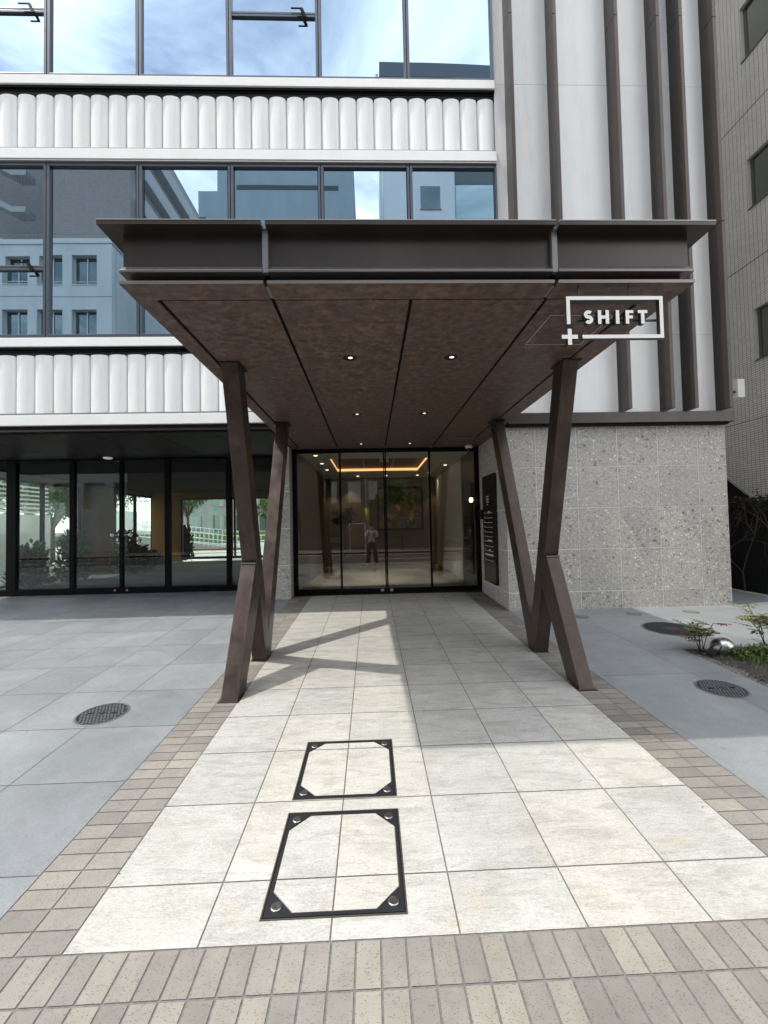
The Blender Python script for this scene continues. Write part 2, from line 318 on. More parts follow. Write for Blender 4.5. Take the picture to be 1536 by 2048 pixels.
# sloping forecourt base (mortar bed that shows in the joints)
b = MB(); P = [(-30, -1.6), (8.6, -1.6), (8.6, 9.2), (-30, 9.2)]
b.face([(x, y, gz(y) - .003) for x, y in P]); struct(b.build('forecourt_bed', grout, merge=False))
def sub(rects, hole):
    o = []
    hx0, hx1, hy0, hy1 = hole
    for (x0, x1, y0, y1) in rects:
        if hx0 >= x1 or hx1 <= x0 or hy0 >= y1 or hy1 <= y0: o.append((x0, x1, y0, y1)); continue
        if hy0 > y0: o.append((x0, x1, y0, hy0))
        if hy1 < y1: o.append((x0, x1, hy1, y1))
        a, c = max(y0, hy0), min(y1, hy1)
        if hx0 > x0: o.append((x0, hx0, a, c))
        if hx1 < x1: o.append((hx1, x1, a, c))
    return o
def pavers(name, cells, gap, m, holes=(), along='y', lift=0, parent=None, kindf=True):
    b = MB()
    for (x0, x1, y0, y1) in cells:
        r = R3(); rs = [(x0 + gap / 2, x1 - gap / 2, y0 + gap / 2, y1 - gap / 2)]
        for h in holes: rs = sub(rs, h)
        for (a, c, d, e) in rs:
            if c - a < .002 or e - d < .002: continue
            uv = [(a, d), (c, d), (c, e), (a, e)]
            if along == 'x': uv = [(q, p) for p, q in uv]
            ox, oy = r[0] * 9, r[1] * 9
            b.face([(a, d, gz(d) + lift), (c, d, gz(d) + lift), (c, e, gz(e) + lift), (a, e, gz(e) + lift)], r, [(u + ox, v + oy) for u, v in uv])
    o = b.build(name, m, parent, merge=False)
    if kindf: struct(o)
    return o
XW = [-1.19, -.689, -.189, .312, .815, 1.314, 1.808]
YW = [1.642, 1.921] + [1.921 + .5035 * k for k in range(1, 13)] + [8.27]
HOLES = [(-.482, .118, 2.432, 3.028), (-.482, .118, 1.734, 2.334)]
cells = [(XW[i], XW[i + 1], YW[j], YW[j + 1]) for i in range(6) for j in range(len(YW) - 1)]
pavers('walkway_tiles', cells, .007, walk, HOLES)
cells = []
for (xa, xb, xc) in ((-1.545, -1.367, -1.19), (1.808, 1.985, 2.16)):
    y = 1.642
    while y < (8.2 if xa < 0 else 8.2):
        y2 = min(y + .0945, 8.24)
        cells += [(xa, xb, y, y2), (xb, xc, y, y2)]; y = y2
pavers('brick_edging', cells, .007, brick, along='y')
# front band: bricks laid lengthwise towards the street
b = MB(); cells = []
for r_ in range(18):
    y1 = 1.642 - r_ * .168; y0 = y1 - .168
    for i in range(-95, 60):
        x0 = .006 + i * .0942 + (0 if r_ % 2 == 0 else 0); cells.append((x0, x0 + .0942, y0, y1))
pavers('brick_pavement', cells, .0085, brick, along='x')
# grey granite paving, left and right
xs = [-1.545, -2.25]
while xs[-1] > -14: xs.append(xs[-1] - .6)
ys = [1.642, 2.0] + [2.0 + .668 * k for k in range(1, 11)] + [9.0]
cells = [(xs[i + 1], xs[i], ys[j], ys[j + 1]) for i in range(len(xs) - 1) for j in range(len(ys) - 1)]
pavers('grey_paving', cells, .0055, greyp)
ys2 = [1.642, 2.0, 4.0, 5.34, 6.598, 9.2]
cells = [(2.16, 3.075, ys2[j], ys2[j + 1]) for j in range(len(ys2) - 1)] + [(3.075, 3.49, 1.642, 4.0), (3.075, 3.49, 4.0, 4.66)]
cells += [(3.075, 6.82, 4.66, 6.598), (5.86, 6.82, 6.602, 9.2)]
pavers('grey_paving', cells, .005, greyp)

# ================================================================== OFFICE BUILDING
ob = thing('office_building', 'white office building with ribbon windows, fluted bands and brown fins behind the canopy', 'building', (0, 6.6, 0))
def OP(o):  # parent keeping world position
    o.parent = ob; o.matrix_parent_inverse = Matrix.Translation((0, -6.6, 0)); return o
def P(mb, name, m, bevel=0, merge=True): return OP(mb.build(name, m, None, merge=merge, bevel=bevel))
FY = 6.6
# main volume; unseen upper part raised to keep the neighbour's wall in shade
b = MB()
b.box(-9.2, 2.155, 6.78, 21, 3.34, 27); b.box(2.165, 5.80, 6.62, 21, 3.2, 27)
P(b, 'wall', white)
b = MB(); b.box(2.163, 5.80, 6.60, 6.63, 3.35, 4.655); b.box(2.163, 5.80, 6.60, 6.63, 4.662, 8.86); b.box(2.163, 5.80, 6.60, 6.63, 8.867, 13.05); b.box(2.163, 5.80, 6.60, 6.63, 13.06, 15.2)
P(b, 'render_wall', renderm)
# window bands
mull = [-9.3 + 1.4387 * k for k in range(0)]
mx_ = [2.168 - 1.438 * k for k in range(0, 9)][::-1]     # mullion centres
BANDS = [(4.655, 7.49, 5.78), (8.875, 11.7, 9.98), (13.1, 15.0, None)]
for bi, (z0, z1, tz) in enumerate(BANDS):
    for i in range(len(mx_) - 1):
        xa, xb = mx_[i], mx_[i + 1]
        op = (bi == 1 and i in (2, 5)) or (bi == 0 and i == 2)
        fr = MB(); t = .045
        f0, f1 = 6.575, 6.70
        fr.box(xa + .006, xa + t, f0, f1, z0, z1); fr.box(xb - t, xb - .006, f0, f1, z0, z1)
        fr.box(xa + t, xb - t, f0, f1, z0, z0 + .06); fr.box(xa + t, xb - t, f0, f1, z1 - .07, z1)
        if op:
            fr.box(xa + t, xb - t, f0 + .01, f1, tz - .04, tz - .004); fr.box(xa + t, xb - t, f0 + .01, f1, tz + .004, tz + .04)
        win = P(fr, 'window', steelblue, bevel=.004)
        def pane(za, zb, tilt):
            p = MB(); x0, x1 = xa + t, xb - t; yb = 6.615
            # panes sit a hair out of true with one another, as real glazing does
            a = tilt[0] * .0012; c = tilt[1] * .0012
            p.face([(x0, yb - a, za), (x1, yb + a, za), (x1, yb + a + c, zb), (x0, yb - a + c, zb)])
            p.face([(x0, yb + .024, za), (x0, yb + .024, zb), (x1, yb + .024, zb), (x1, yb + .024, za)])
            o = p.build('pane', wingl, win, merge=False); o.matrix_parent_inverse = Matrix.Identity(4)
        rr = lambda: (random.uniform(-1, 1), random.uniform(-1, 1))
        if op:
            pane(z0 + .06, tz - .04, rr()); pane(tz + .04, z1 - .07, rr())
            h = MB(); xh = xb - .27
            h.box(xh - .16, xh, f0 - .03, f0 - .015, tz + .055, tz + .07); h.prism([(xh - .02, f0 - .03, tz + .07), (xh + .03, f0 - .03, tz + .07), (xh + .09, f0 - .03, tz - .07), (xh + .05, f0 - .03, tz - .07)], (0, .03, 0)); h.box(xh - .06, xh + .09, f0 - .03, f0 - .015, tz - .085, tz - .07)
            h.build('window_stay', blackm, win)
        else: pane(z0 + .06, z1 - .07, rr())
# dark gap lines between window and ledge, ledges, recess
def band(z_led_top, z_led_bot, z_rec_bot):
    b = MB(); b.box(-9.2, 2.16, 6.54, 6.78, z_led_bot, z_led_top); P(b, 'ledge', white, bevel=.006)
    b = MB(); b.box(-9.2, 2.16, 6.565, 6.60, z_led_bot - .04, z_led_bot - .004); b.box(-9.2, 2.16, 6.59, 6.66, z_led_bot - .075, z_led_bot - .045); P(b, 'drip_channel', blackm)
def flutes(z0, z1):
    b = MB(); p = .2835; x = 2.155; n = 18
    while x > -9.0:
        x0 = x - p; prof = []
        for i in range(n + 1):
            t = i / n; u = 2 * t - 1; prof.append((x0 + .003 + (p - .006) * t, 6.63 - .062 * math.sqrt(max(0, 1 - u * u))))
        for (xa, ya), (xb, yb) in zip(prof[:-1], prof[1:]): b.face([(xa, ya, z0), (xb, yb, z0), (xb, yb, z1), (xa, ya, z1)], (.5, .5, .5))
        b.face([(px, py_, z1) for px, py_ in prof]); b.face([(px, py_, z0) for px, py_ in prof][::-1])
        x = x0
    b.box(-9.2, 2.155, 6.632, 6.78, z0, z1)
    return P(b, 'fluted_panel', MATS['fluted'], merge=False)
mat('fluted', build=lambda t, b_: (t.links.new(mixc(t, ramp(t, noi(t, coords(t, (9, 9, .5)), 2.0, 6, .7), [(.5, grey(0)), (.75, grey(.55))]), ramp(t, noi(t, coords(t, (1, 1, .5)), 1.6, 6, .6), [(.3, (.74, .742, .73)), (.7, (.81, .81, .80))]), (.60, .605, .585)), b_.inputs['Base Color']), b_.inputs['Roughness'].__setattr__('default_value', .85), bump(t, b_, noi(t, coords(t), 150, 4, .7), .5, .004)))
for (lt, lb, st, sb) in ((8.868, 8.725, 8.575, 7.705), (4.648, 4.51, 4.385, 3.47), (13.09, 12.95, 12.8, 11.93)):
    band(lt, lb, st); flutes(sb, st)
    b = MB(); b.box(-9.2, 2.158, 6.562, 6.78, sb - .028, sb - .002); P(b, 'shadow_trim', mat('trim_grey', (.16, .15, .15), .6))
    z = sb - .03; hb = .165
    b = MB(); b.box(-9.2, 2.16, 6.54, 6.78, z - hb, z); P(b, 'ledge', white, bevel=.006)
    b = MB(); b.box(-9.2, 2.16, 6.56, 6.76, st + .002, st + .03 + (lb - st) * .35) ; b2 = b
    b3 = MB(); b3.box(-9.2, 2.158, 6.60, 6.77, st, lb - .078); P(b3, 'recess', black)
# head flashing above windows
for z in (7.475, 11.7): 
    b = MB(); b.box(-9.2, 2.16, 6.545, 6.6, z + .003, z + .018); P(b, 'flashing', edge_lit)
# fins
FIN = [2.340, 3.053, 4.055, 4.742, 5.120, 5.676]
for x in FIN:
    b = MB()
    for z0, z1 in ((3.372, 6.36), (6.37, 9.74), (9.75, 15.2)):
        b.box(x, x + .058, 6.33, 6.602, z0, z1)
    P(b, 'fin', mat('fin_bronze', build=b_dkmetal), bevel=.003)
# beam under fins and stone base
b = MB(); b.box(2.19, 5.86, 6.45, 6.64, 3.178, 3.35); P(b, 'beam', dkm, bevel=.004)
b = MB(); b.box(2.19, 5.80, 6.50, 6.62, 3.15, 3.176); P(b, 'shadow_gap', black)
def clad(name, plane, ubreaks, vbreaks, pos, flip=False, gap=.0085):
    b = MB()
    for i in range(len(ubreaks) - 1):
        for j in range(len(vbreaks) - 1):
            u0, u1, v0, v1 = ubreaks[i] + gap / 2, ubreaks[i + 1] - gap / 2, vbreaks[j] + gap / 2, vbreaks[j + 1] - gap / 2
            r = R3()
            if plane == 'y': q = [(u0, pos, v0), (u1, pos, v0), (u1, pos, v1), (u0, pos, v1)]
            else: q = [(pos, u0, v0), (pos, u1, v0), (pos, u1, v1), (pos, u0, v1)]
            b.face(q[::-1] if flip else q, r)
    return P(b, name, breccia, merge=False)
vb = [.20, .503, 1.177, 1.838, 2.502, 3.16]; ub = [2.172, 2.664, 3.332, 4.002, 4.672, 5.338, 5.808]
clad('stone_cladding', 'y', ub, vb, 6.597)
clad('stone_cladding', 'x', [6.60, 7.27, 7.94, 8.26], vb, 2.168, True)
b = MB(); b.box(2.171, 5.808, 6.60, 14.5, .15, 3.16); P(b, 'stone_backing', stonejoint)
# small pier left of the entrance doors
clad('stone_cladding', 'y', [-1.826, -1.54], [.255, .9, 1.6, 2.3, 3.15], 7.927)
b = MB(); b.box(-1.826, -1.54, 7.93, 9.0, .2, 3.15); P(b, 'stone_backing', stonejoint)
clad('stone_cladding', 'x', [7.93, 8.25], [.255, .9, 1.6, 2.3, 3.15], -1.537, False)
# overhang soffit on the left, with seams and lip
b = MB(); xs_ = [-1.55] + [-2.47 - .97 * k for k in range(8)]; xs_[-1] = -9.2
for a, c in zip(xs_[:-1], xs_[1:]): b.box(c + .008, a - .008, 6.61, 9.0, 3.15, 3.17, R3())
P(b, 'overhang_soffit', mat('overhang_panel', spec=.15, build=lambda t, b_: (b_.inputs['Roughness'].__setattr__('default_value', .55), t.links.new(ramp(t, noi(t, coords(t), 12, 6, .6), [(.3, (.010, .009, .009)), (.7, (.020, .018, .017))]), b_.inputs['Base Color']))))
b = MB(); b.box(-9.2, -1.55, 6.60, 9.0, 3.18, 3.30); P(b, 'overhang_core', black)
b = MB()
b.box(-4.29, -1.55, 6.53, 6.62, 3.175, 3.20); b.box(-9.2, -4.30, 6.53, 6.62, 3.175, 3.20); P(b, 'overhang_lip', dkm)
o = MB(); o.lathe((-5.45, 8.80, 3.118), [(.07, 0), (.085, .012), (.085, .032)], 24); P(o, 'ceiling_light', mat('lamp_disc', (.8, .8, .8), .4, emis=(1, 1, .95), es=.1))
# ---- left glazed front (y = 8.98)
GY = 8.98
def glazing(posts, z0, z1, y, name='glass_front', postw=.06, doors=()):
    b = MB()
    for (x, w_) in posts: b.box(x - w_ / 2, x + w_ / 2, y - .05, y + .06, z0, z1)
    xa, xb = posts[0][0], posts[-1][0]
    b.box(xa, xb, y - .047, y + .057, z0 - .02, z0 + .13); b.box(xa, xb, y - .047, y + .057, z1 - .035, z1)
    f = P(b, name, blackm)
    for (x, w_), (x2, w2) in zip(posts[:-1], posts[1:]):
        p = MB(); p.box(x + w_ / 2, x2 - w2 / 2, y - .006, y + .006, z0 + .13, z1 - .035); o = p.build('pane', shopgl, f); o.matrix_parent_inverse = Matrix.Identity(4)
    return f
gf = glazing([(-8.78, .1), (-7.52, .19), (-6.28, .09), (-5.27, .055), (-4.31, .10), (-3.03, .09), (-1.83, .05)], .30, 3.14, GY)
for sx, bx in ((-5.44, (-5.44, -5.31)), (-5.06, (-5.20, -5.06))):
    h = MB(); h.lathe((sx, 8.93, 1.53), [(.045, 0), (.045, .012), (.028, .012)], 20, (0, -1, 0)); h.box(bx[0], bx[1], 8.922, 8.934, 1.525, 1.54)
    o = h.build('door_handle', stain, gf); o.matrix_parent_inverse = Matrix.Identity(4)
for sx in (-5.386, -5.138):
    h = MB(); h.lathe((sx, 8.925, .378), [(.022, 0), (.022, .01)], 14, (0, -1, 0)); o = h.build('floor_lock', stain, gf); o.matrix_parent_inverse = Matrix.Identity(4)
# interior of the left hall
tan = mat('hall_plaster', spec=.03, build=concrete((.25, .13, .05), (.34, .185, .075)))
ceil_dk = mat('hall_ceiling', (.03, .03, .028), 1, spec=0.02)
b = MB()
b.box(-9.0, -8.76, 8.95, 10.0, .2, 3.15); b.box(-9.0, -8.76, 12.9, 14.6, .2, 3.15); b.box(-9.0, -8.76, 18.3, 19, .2, 3.15); b.box(-9.0, -8.76, 10.0, 12.9, 2.95, 3.15); b.box(-9.0, -8.76, 14.6, 18.3, 2.95, 3.15)
b.box(-8.76, -7.62, 16.9, 17.1, .2, 3.15); b.box(-7.62, -1.8, 16.9, 17.1, 2.83, 3.15)
b.box(-1.85, -1.6, 9.0, 17.1, .2, 3.15)
P(b, 'hall_wall', tan)
b = MB(); b.box(-9.0, -1.6, 9.0, 17.1, 3.08, 3.15); P(b, 'hall_ceiling', ceil_dk)
for (ya, yb) in ((10.0, 12.9), (14.6, 18.3)):
    b = MB(); n = 3 if yb - ya > 3.2 else 2
    for k in range(n + 1):
        y = ya + (yb - ya) * k / n; b.box(-8.86, -8.78, y - .04, y + .04, .30, 2.95)
    b.box(-8.86, -8.78, ya, yb, .28, .36); b.box(-8.86, -8.78, ya, yb, 2.88, 2.95); f = P(b, 'side_window', blackm)
    p = MB(); p.box(-8.825, -8.815, ya + .04, yb - .04, .36, 2.88); o = p.build('pane', shopgl, f); o.matrix_parent_inverse = Matrix.Identity(4)
b = MB()
for x in (-7.60, -5.62, -5.50, -3.6, -1.9): b.box(x - .035, x + .035, 16.95, 17.03, .40, 2.83)
b.box(-7.6, -1.9, 16.95, 17.03, .40, .50); b.box(-7.6, -1.9, 16.95, 17.03, 2.78, 2.83); f = P(b, 'rear_window', blackm)
p = MB(); p.box(-7.56, -1.92, 16.985, 16.995, .5, 2.78); o = p.build('pane', shopgl, f); o.matrix_parent_inverse = Matrix.Identity(4)
b = MB(); b.box(-8.95, -1.6, 8.93, 17.1, .18, .302); struct(b.build('hall_floor', mat('hall_floor', build=concrete((.11, .115, .11), (.17, .17, .165)), rough=.4)))
# ---- entrance doors
DY = 8.25
b = MB()
b.box(-1.53, -1.47, DY - .04, DY + .08, .27, 3.12); b.box(2.105, 2.165, DY - .04, DY + .08, .27, 3.12)
b.box(-1.53, 2.165, DY - .04, DY + .08, 3.10, 3.15); b.box(-1.53, 2.165, DY - .05, DY + .1, .255, .284)
df = P(b, 'door_frame', blackm)
XD = [-1.47, -.607, .287, 1.187, 2.105]
for k in range(4):
    xa, xb = XD[k], XD[k + 1]; yy = DY if k in (1, 2) else DY + .035
    b = MB(); wst = .028 if k in (1, 2) else .016
    b.box(xa + .003, xa + wst, yy - .015, yy + .015, .30, 3.095); b.box(xb - wst, xb - .003, yy - .015, yy + .015, .30, 3.095)
    b.box(xa + wst, xb - wst, yy - .018, yy + .018, .30, .385)
    b.box(xa + wst, xb - wst, yy - .012, yy + .012, 3.075, 3.095)
    d = P(b, 'glass_door', blackm)
    p = MB(); p.box(xa + wst, xb - wst, yy - .005, yy + .005, .385, 3.075); o = p.build('pane', doorgl, d); o.matrix_parent_inverse = Matrix.Identity(4)
    if k in (1, 2):
        l = MB(); l.lathe((xb - .09 if k == 1 else xa + .09, yy - .018, .345), [(.032, 0), (.032, .008), (.02, .008)], 18, (0, -1, 0)); o = l.build('floor_lock', stain, d); o.matrix_parent_inverse = Matrix.Identity(4)
for x in (.20, .315):
    b = MB(); b.box(x, x + .065, 8.36, 8.42, 2.90, 3.13); P(b, 'door_sensor', mat('sensor_white', (.6, .6, .58), .5), bevel=.004)
# lobby
lw = mat('lobby_wall', build=concrete((.15, .125, .095), (.20, .165, .125)))
lc = mat('lobby_ceiling', (.70, .70, .66), .8)
b = MB()
b.box(-1.6, -1.5, 8.34, 14.0, .2, 3.3); b.box(-1.6, 3.4, 13.8, 14.0, .2, 3.3)
P(b, 'lobby_wall', lw)
b = MB(); b.box(3.3, 3.4, 8.34, 14.0, .2, 3.3); b.box(2.2, 3.3, 10.6, 10.7, .2, 3.18); b.box(2.17, 2.25, 8.4, 9.9, .2, 3.18); P(b, 'lobby_partition', mat('dark_panel', (.035, .032, .03), .35))
cx0, cx1, cy0, cy1 = -.96, 1.40, 9.75, 12.3
b = MB(); b.box(-1.5, cx0, 8.34, 13.8, 3.19, 3.23); b.box(cx1, 3.3, 8.34, 13.8, 3.19, 3.23); b.box(cx0, cx1, 8.34, cy0, 3.19, 3.23); b.box(cx0, cx1, cy1, 13.8, 3.19, 3.23)
P(b, 'lobby_ceiling', lc)
b = MB(); b.box(cx0 - .12, cx1 + .12, cy0 - .12, cy1 + .12, 3.335, 3.34); P(b, 'ceiling_inset', mat('wood_ceiling', build=concrete((.11, .05, .022), (.18, .085, .04))))
b = MB()
for k in range(1, 3):
    x = cx0 + (cx1 - cx0) * k / 3; b.box(x - .025, x + .025, cy0, cy1, 3.30, 3.334)
P(b, 'ceiling_rib', mat('wood_rib', (.35, .22, .12), .5))
cove = mat('cove_light', (.9, .6, .3), .5, emis=(1, .55, .22), es=1.1)
b = MB(); b.box(cx0, cx1, cy1 + .004, cy1 + .02, 3.232, 3.30); b.box(cx0 - .02, cx0 - .004, cy0, cy1, 3.232, 3.30); b.box(cx1 + .004, cx1 + .02, cy0, cy1, 3.232, 3.30)
P(b, 'cove_light', cove)
wdl = mat('spot_light', (.9, .9, .9), .5, emis=(1, .82, .6), es=1.6)
for (x, y) in ((-1.2, 9.2), (-1.2, 10.4), (-1.2, 11.6), (-.4, 13.2), (.5, 13.2), (1.5, 13.2), (2.0, 11.0), (1.8, 12.6)):
    b = MB(); b.lathe((x, y, 3.176), [(.035, 0), (.045, .012)], 14); P(b, 'ceiling_spot', wdl)
for (x, y, e_) in ((-1.25, 13.3, 6), (-.65, 13.45, 8), (.95, 13.0, 7), (2.1, 13.3, 6), (-.4, 9.9, 58), (.9, 9.9, 58)):  # two strongest added, unseen sources: floor bounce brightens the ceiling; others wash back wall
    ld = bpy.data.lights.new('lobby_fill_spot', 'SPOT'); lo = bpy.data.objects.new('lobby_fill_spot', ld); COL.objects.link(lo); ld.energy = e_ * 1.6; ld.color = (1, .88, .70) if e_ > 20 else (1, .72, .40); ld.spot_size = math.radians(60); ld.spot_blend = .6; ld.shadow_soft_size = .04
    lo.location = (x, y, 3.15); lo.rotation_euler = (math.radians(14), 0, 0); OP(lo); lo.matrix_parent_inverse = Matrix.Translation((0, -6.6, 0))
b = MB(); b.box(-1.5, 3.3, 8.30, 13.8, .18, .281); struct(b.build('lobby_floor', mat('lobby_floor', build=concrete((.25, .24, .22), (.33, .32, .29)), rough=.3)))
b = MB()
b.box(3.298 - .01, 3.30, 8.6, 13, .3, .31); P(b, 'skirting', blackm)

# ================================================================== CANOPY
cn = thing('entrance_canopy', 'dark bronze steel entrance canopy carried on four slanting legs', 'canopy', (.29, 4.6, 0))
def CP(mb, name, m, bevel=0, merge=True, parent=None):
    o = mb.build(name, m, None, merge=merge, bevel=bevel); o.parent = parent or cn
    o.matrix_parent_inverse = Matrix.Translation((-.29, -4.6, 0)) if parent is None else Matrix.Identity(4); return o
X0, X1, Yf, ZS = -1.517, 2.098, 2.557, 3.15
gx = [-1.372, -.625, .298, 1.222, 1.884]; gy = [2.75, 4.66, 6.61, 8.21]
for i in range(4):
    for j in range(3):
        a = gx[i] + (.014 if i in (0,) else .012); c = gx[i + 1] - .012; d = gy[j] + (.006 if j else .012); e = gy[j + 1] - (.003 if j < 2 else 0)
        if j: d = gy[j] + .003
        b = MB(); b.box(a, c, d, e, ZS, ZS + .012, R3()); CP(b, 'soffit_panel', soffitm)
b = MB()
segs = [(X0, -.640), (-.616, 1.190), (1.214, X1)]
for a, c in segs: b.box(a, c, Yf, 2.741, ZS - .006, ZS + .014, R3())
b.box(X0, -1.384, 2.741, 6.60, ZS - .006, ZS + .014, R3()); b.box(1.896, X1, 2.741, 6.596, ZS - .006, ZS + .014, R3())
b.box(X0, -1.384, 6.60, 8.2, ZS - .002, ZS + .014, R3()); b.box(1.896, 2.165, 6.598, 8.2, ZS - .002, ZS + .014, R3())
CP(b, 'soffit_border', soffitm, bevel=.002)
b = MB()
for a, c in segs: b.box(a, c, Yf - .003, Yf, ZS - .006, ZS + .014)
CP(b, 'lip_edge', mat('lit_lip', (.19, .17, .165), .3, .5))  # lighter strip painted in as the highlight along the soffit lip
for x in (-.640, 1.190): b = MB(); b.box(x, x + .024, 2.62, 2.741, ZS + .004, ZS + .012); CP(b, 'joint_plate', mat('joint_pale', (.22, .22, .20), .4, .3))
b = MB(); b.box(X0 + .07, X1 - .09, 2.72, 6.59, ZS + .035, ZS + .05); b.box(-1.5, 2.15, 6.59, 8.2, ZS + .03, ZS + .05); b.box(X0 + .10, X1 - .1, 2.66, 6.59, ZS + .05, 3.47); CP(b, 'core', black)
# perimeter beam: lower flange, web, roof plate
ZF0, ZF1 = 3.218, 3.236
b = MB()
for a, c in ((X0, -.646), (-.61, 1.184), (1.220, X1)):
    b.box(a, c, Yf, 2.70, ZF0, ZF1)
    # rolled fillet between flange lip and web
    b.prism([(a, Yf + .001, ZF1), (a, 2.60, ZF1), (a, 2.60, ZF1 + .042), (a, 2.583, ZF1 + .022)], (c - a, 0, 0))
for x0_, x1_ in ((X0, X0 + .13), (X1 - .13, X1)): b.box(x0_, x1_, 2.70, 6.59, ZF0, ZF1)
CP(b, 'lower_flange', mat('flange_steel', (.15, .14, .138), .26, .6), bevel=.003)  # paler than the web, to carry the sky highlight on lip and fillet
b = MB(); b.box(X0 + .004, X1 - .004, 2.60, 2.66, ZF1, 3.49); b.box(X0 + .004, X0 + .03, 2.66, 6.59, ZF1, 3.49); b.box(X1 - .03, X1 - .004, 2.66, 6.59, ZF1, 3.49)
b.box(X0 + .03, X1 - .03, 2.64, 2.66, ZS + .02, ZF0)
CP(b, 'web', dkm)
b = MB()
for a, c in ((-1.626, -.640), (-.615, 1.190), (1.214, 2.217)): b.box(a, c, 2.513, 2.70, 3.488, 3.516)
b.box(-1.626, 2.217, 2.702, 6.59, 3.488, 3.516)
CP(b, 'roof_plate', dkm, bevel=.002)
b = MB()
for a, c in ((-1.627, -.640), (-.615, 1.190), (1.214, 2.218)): b.box(a, c, 2.511, 2.53, 3.516, 3.520)
CP(b, 'roof_edge', edge_lit)  # pale strip painted in as the roof plate's lit edge
for x in (-.628, 1.202):
    b = MB(); b.box(x - .017, x + .017, 2.566, 2.60, ZF0 + .004, 3.487); b.box(x - .0115, x + .0115, 2.55, 2.70, 3.487, 3.506)  # upper pale strip stands in for daylight showing through the open joint
    CP(b, 'joint_stiffener', weld)
# downlights and hatches
dl_in = mat('downlight_lens', (.8, .8, .8), .3, emis=(1, .98, .95), es=.7)
for x, y in ((-.165, 3.73), (.755, 3.735), (-.168, 5.65), (.749, 5.645), (-.166, 7.74), (.747, 7.75)):
    b = MB(); b.lathe((x, y, ZS - .004), [(.046, .003), (.058, 0), (.061, .0036)], 24); d = CP(b, 'downlight', black)
    b = MB(); b.lathe((x + .006, y - .012, ZS - .007), [(.012, -.002), (.022, .003)], 16); CP(b, 'lens', dl_in, parent=d)
def hatch(x0, x1, y0, y1, t, m):
    b = MB(); z0, z1 = ZS - .004, ZS - .0005
    b.box(x0, x1, y0, y0 + t, z0, z1); b.box(x0, x1, y1 - t, y1, z0, z1); b.box(x0, x0 + t, y0 + t, y1 - t, z0, z1); b.box(x1 - t, x1, y0 + t, y1 - t, z0, z1); CP(b, 'hatch_frame', m)
hatch(1.342, 1.822, 2.972, 3.475, .006, mat('hatch_edge', (.55, .52, .48), .35, .6)); hatch(1.43, 1.885, 7.38, 7.895, .005, MATS['hatch_edge'])
# legs
def leg(name, x0, x1, quad):
    b = MB(); b.prism([(x0, y, z) for y, z in quad], (x1 - x0, 0, 0)); return CP(b, name, bronze, bevel=.005)
for (x0, x1) in ((-1.345, -1.19), (1.825, 1.97)):
    leg('slanting_leg', x0, x1, [(4.70, gz(4.7) - .01), (4.90, gz(4.9) - .01), (4.005, 3.15), (3.795, 3.15)])
    # front strut: foot at y 3.70, butts the leg's front face
    leg('front_strut', x0 + .003, x1 - .003, [(3.70, gz(3.7) - .01), (3.94, gz(3.94) - .01), (4.50, .98), (4.345, 1.262), (4.328, 1.262)])
    leg('rear_strut', x0 + .003, x1 - .003, [(4.80, .42), (4.90, .16), (4.935, .20), (6.235, 3.15), (6.015, 3.15)])
    b = MB()
    b.box(x0 - .012, x1 + .012, 3.685, 3.965, gz(3.7) - .002, gz(3.7) + .006, k0=0); b.box(x0 - .012, x1 + .012, 4.685, 4.95, gz(4.7) - .002, gz(4.7) + .006)
    CP(b, 'base_plate', dkm)
    for yb_ in (3.70, 3.95, 4.70, 4.935):
        b = MB(); b.lathe(((x0 - .006) if yb_ in (3.70, 4.70) else (x1 + .006), yb_, gz(yb_) + .004), [(.007, 0), (.006, .006)], 6); CP(b, 'anchor_bolt', weld)
    b = MB(); b.box(x0 + .001, x1 - .001, 4.318, 4.335, 1.262, 1.276); CP(b, 'weld', weld)
    b = MB(); b.box(x0 - .02, x1 + .02, 3.77, 4.03, 3.140, 3.148); b.box(x0 - .02, x1 + .02, 5.99, 6.26, 3.140, 3.148); CP(b, 'cap_plate', black)

# ================================================================== SIGN
sg = thing('entrance_sign', 'white open frame sign reading SHIFT with a plus at its lower corner', 'sign', (1.54, 2.5, 3.03))
def SP(mb, name, m):
    o = mb.build(name, m, sg); o.matrix_parent_inverse = Matrix.Translation((-1.54, -2.5, -3.03)); return o
YS = 2.50; DP = .032
def extr(polys, name, y=YS, d=DP, mfront=signw):
    b = MB()
    for poly in polys:
        A = [(x, y, z) for x, z in poly]; B = [(x, y + d, z) for x, z in poly]
        b.cm = 0; b.face(A); b.cm = 1; n = len(A)
        for i in range(n): b.face([A[i], B[i], B[(i + 1) % n], A[(i + 1) % n]])
        b.face(B[::-1])
    return SP(b, name, [mfront, signd])
def rect(x0, x1, z0, z1): return [(x0, z0), (x1, z0), (x1, z1), (x0, z1)]
zt, zb, xl, xr, tb = 3.026, 2.762, 1.232, 1.842, .0225
extr([[(xl, zt), (xr, zt), (xr, zb), (1.327, zb), (1.327, zb + tb), (xr - tb, zb + tb), (xr - tb, zt - tb), (xl + tb, zt - tb), (xl + tb, 2.852), (xl, 2.852)]], 'sign_frame')
px_, pz_ = 1.2475, 2.773; a_ = .0125
extr([[(px_ - a_, pz_ - .05), (px_ + a_, pz_ - .05), (px_ + a_, pz_ - a_), (px_ + .05, pz_ - a_), (px_ + .05, pz_ + a_), (px_ + a_, pz_ + a_), (px_ + a_, pz_ + .05), (px_ - a_, pz_ + .05), (px_ - a_, pz_ + a_), (px_ - .05, pz_ + a_), (px_ - .05, pz_ - a_), (px_ - a_, pz_ - a_)]], 'plus_symbol')
lz0, lh, st_ = 2.853, .085, .0215
def LX(p): return xl + (p - 1131.5) / 4.8 * 0 + p
